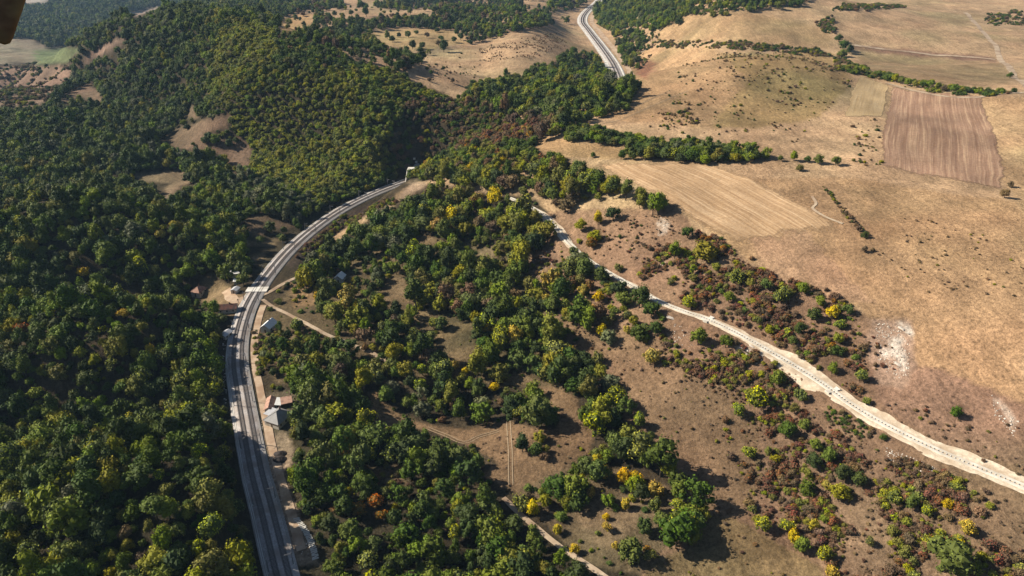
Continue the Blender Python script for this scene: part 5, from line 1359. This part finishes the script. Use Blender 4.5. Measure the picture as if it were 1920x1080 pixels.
# ------------------------------------------------------------------ limestone, rubble, the arm in the corner, haze
def rock_mesh(seed, n=7):
    g = np.random.default_rng(seed)
    V, F = [], []
    m, k = 6, 9
    for a in range(m + 1):
        th = math.pi * a / m
        for b in range(k):
            ph = 2 * math.pi * b / k
            d = np.array([math.sin(th) * math.cos(ph), math.sin(th) * math.sin(ph), math.cos(th)])
            r_ = 1 + .45 * fbm(np.array([d[0] * 1.4 + seed]), np.array([d[1] * 1.4 + d[2]]), 3)[0]
            V.append(d * r_ * np.array([.5, .42, .30]))
    for a in range(m):
        for b in range(k): F.append((a * k + b, (a + 1) * k + b, (a + 1) * k + (b + 1) % k, a * k + (b + 1) % k))
    return mesh_np('rock', np.array(V), F, [M['rock']])
RK = [rock_mesh(50 + k) for k in range(5)]
ROCKS = [(1690, 616, 15, 'long pale limestone slab at the top of the bare outcrop'), (1703, 625, 12, 'pale limestone slab below the topmost slab of the outcrop'), (1682, 640, 13, 'broad limestone boulder in the upper middle of the outcrop'),
         (1692, 668, 11, 'limestone boulder at the right of the outcrop'), (1684, 684, 13, 'largest limestone boulder low on the outcrop'),
         (1257, 596, 17, 'pale sandstone block below the drainage channel by two dark trees'), (1395, 655, 12, 'pale boulder below the drainage channel left of centre slope'), (1410, 650, 10, 'pale boulder touching the sandy bench edge')]
for k, (px, py, w_, lab) in enumerate(ROCKS):
    x, y, z = at(px, py); dp = float(project(np.array([x]), np.array([y]), np.array([z]))[2][0]); w = w_ * dp / FOC
    o = link(bpy.data.objects.new('limestone_rock', RK[k % 5])); o.location = (x, y, z + .02 * w); o.rotation_euler = (0, .1, R(-38) + random.uniform(-.4, .4)); o.scale = (w, w * .7, w * .45)
    tag(o, lab, 'rock', 'limestone rocks on the dry slope')
RUB = [([(1640, 605), (1690, 608), (1706, 650), (1704, 704), (1680, 712), (1650, 690), (1640, 650)], 420, .2, .9), ([(1226, 405), (1256, 410), (1250, 446), (1232, 446)], 70, .2, 1.0), ([(1210, 490), (1250, 482), (1248, 500), (1216, 502)], 40, .2, .9),
       ([(1860, 740), (1912, 790), (1900, 820), (1866, 780)], 90, .2, 1.0), ([(1374, 640), (1440, 668), (1420, 682), (1380, 664)], 90, .25, 1.3), ([(990, 486), (1030, 470), (1036, 500), (1004, 514)], 60, .2, 1.0), ([(1240, 600), (1290, 612), (1300, 650), (1270, 650)], 50, .2, 1.0),
       ([(1660, 838), (1760, 878), (1740, 890), (1660, 860)], 140, .2, .8), ([(470, 640), (478, 640), (500, 800), (492, 810)], 120, .25, .9), ([(500, 830), (560, 960), (590, 1040), (566, 1040), (530, 950), (505, 890)], 110, .2, .9),
       ([(418, 640), (428, 640), (424, 760), (416, 740)], 80, .3, 1.3)]
RV, RF, nb = [], [], 0
for poly, cnt, a_, b_ in RUB:
    xs_ = [p[0] for p in poly]; ys_ = [p[1] for p in poly]
    qx = rng.uniform(min(xs_), max(xs_), cnt * 3); qy = rng.uniform(min(ys_), max(ys_), cnt * 3)
    m = inpoly(qx, qy, poly); qx, qy = qx[m][:cnt], qy[m][:cnt]
    wx_, wy_ = cast(qx, qy, land); wz_ = land(wx_, wy_)
    for k in range(len(wx_)):
        src_ = RK[k % 5]; co = np.empty(len(src_.vertices) * 3, np.float32); src_.vertices.foreach_get('co', co); co = co.reshape(-1, 3)[::1]
        t = rng.uniform(0, 6.28); w = a_ + (b_ - a_) * rng.random() ** 2
        c_, s2 = math.cos(t), math.sin(t)
        # a coarse six-sided stone
        P = np.array([(.5, 0, 0), (.2, .45, 0), (-.4, .35, 0), (-.5, -.1, 0), (-.1, -.45, 0), (.4, -.3, 0), (.25, .1, .4), (-.2, .15, .45), (0, -.25, .38)]) * rng.uniform(.75, 1.25, (9, 1)) * w
        P[:, 2] -= .08 * w
        RV += [(x * c_ - y * s2 + wx_[k], x * s2 + y * c_ + wy_[k], z + wz_[k]) for x, y, z in P]
        RF += [tuple(nb + q for q in f_) for f_ in ((0, 1, 6), (1, 7, 6), (1, 2, 7), (2, 3, 7), (3, 8, 7), (3, 4, 8), (4, 5, 8), (5, 6, 8), (5, 0, 6), (6, 7, 8))]; nb += 9
o = link(bpy.data.objects.new('rubble', mesh_np('rubble', np.array(RV), RF, [M['rock']])))
tag(o, 'pale loose stones scattered on outcrop, bench and track side', 'rubble', kind='stuff')

# brown arm reaching into the top left corner, close to the viewpoint
def cam_pt(px, py, d):
    v = ray(px, py); v = v / np.linalg.norm(v); return Vector((float(v[0] * d), float(v[1] * d), float(CAM_H + v[2] * d)))
axis_a, axis_b = cam_pt(-4, 68, 1.5), cam_pt(148, -420, 1.45)
dirv = (axis_b - axis_a).normalized(); view = axis_a - Vector((0, 0, CAM_H)); view.normalize()
sidev = dirv.cross(view).normalized(); nrmv = sidev.cross(dirv).normalized()
hw = (cam_pt(47, 0, 1.5) - cam_pt(-10, 0, 1.5)).length
RVv, RFf = [], []; prof = [(-.02, .5), (-.008, .70), (.015, .76), (.12, .79), (.30, .82), (.60, .86), (1.0, .9)]
Ln = (axis_b - axis_a).length; ns_ = 16
for s_i, wsc in prof:
    for k in range(ns_):
        t = 2 * math.pi * k / ns_
        cx_ = abs(math.cos(t)) ** .6 * math.copysign(1, math.cos(t)); sy_ = abs(math.sin(t)) ** .6 * math.copysign(1, math.sin(t))
        RVv.append(tuple(axis_a + dirv * (s_i * Ln) + sidev * (cx_ * hw * .62 * wsc) + nrmv * (sy_ * hw * .3 * wsc)))
for a in range(len(prof) - 1):
    for k in range(ns_): RFf.append((a * ns_ + k, a * ns_ + (k + 1) % ns_, (a + 1) * ns_ + (k + 1) % ns_, (a + 1) * ns_ + k))
RFf += [tuple(range(ns_))[::-1], tuple(range((len(prof) - 1) * ns_, len(prof) * ns_))]
o = link(bpy.data.objects.new('aircraft_arm', mesh_np('aircraft_arm', np.array(RVv), RFf, [M['plastic']], smooth=True)))
tag(o, 'blurred brown end of an aircraft arm in the top left corner', 'aircraft arm')

hm = bpy.data.materials.new('haze_air'); hm.use_nodes = True
hn = hm.node_tree.nodes; hn.remove(hn['Principled BSDF'])
pv_ = hn.new('ShaderNodeVolumePrincipled'); pv_.inputs['Color'].default_value = (.45, .70, 1.0, 1); pv_.inputs['Density'].default_value = .000036; pv_.inputs['Anisotropy'].default_value = 0.0
hm.node_tree.links.new(pv_.outputs[0], hn['Material Output'].inputs['Volume'])
hz_ = MB(); hz_.box(-5400, 5400, -200, 5400, float(GZ.min()) - 1.5, max(228.0, float(GZ.max()) + 25))
o = hz_.build('haze', hm); tag(o, 'thin blue haze hanging over the whole valley', 'haze', kind='stuff')
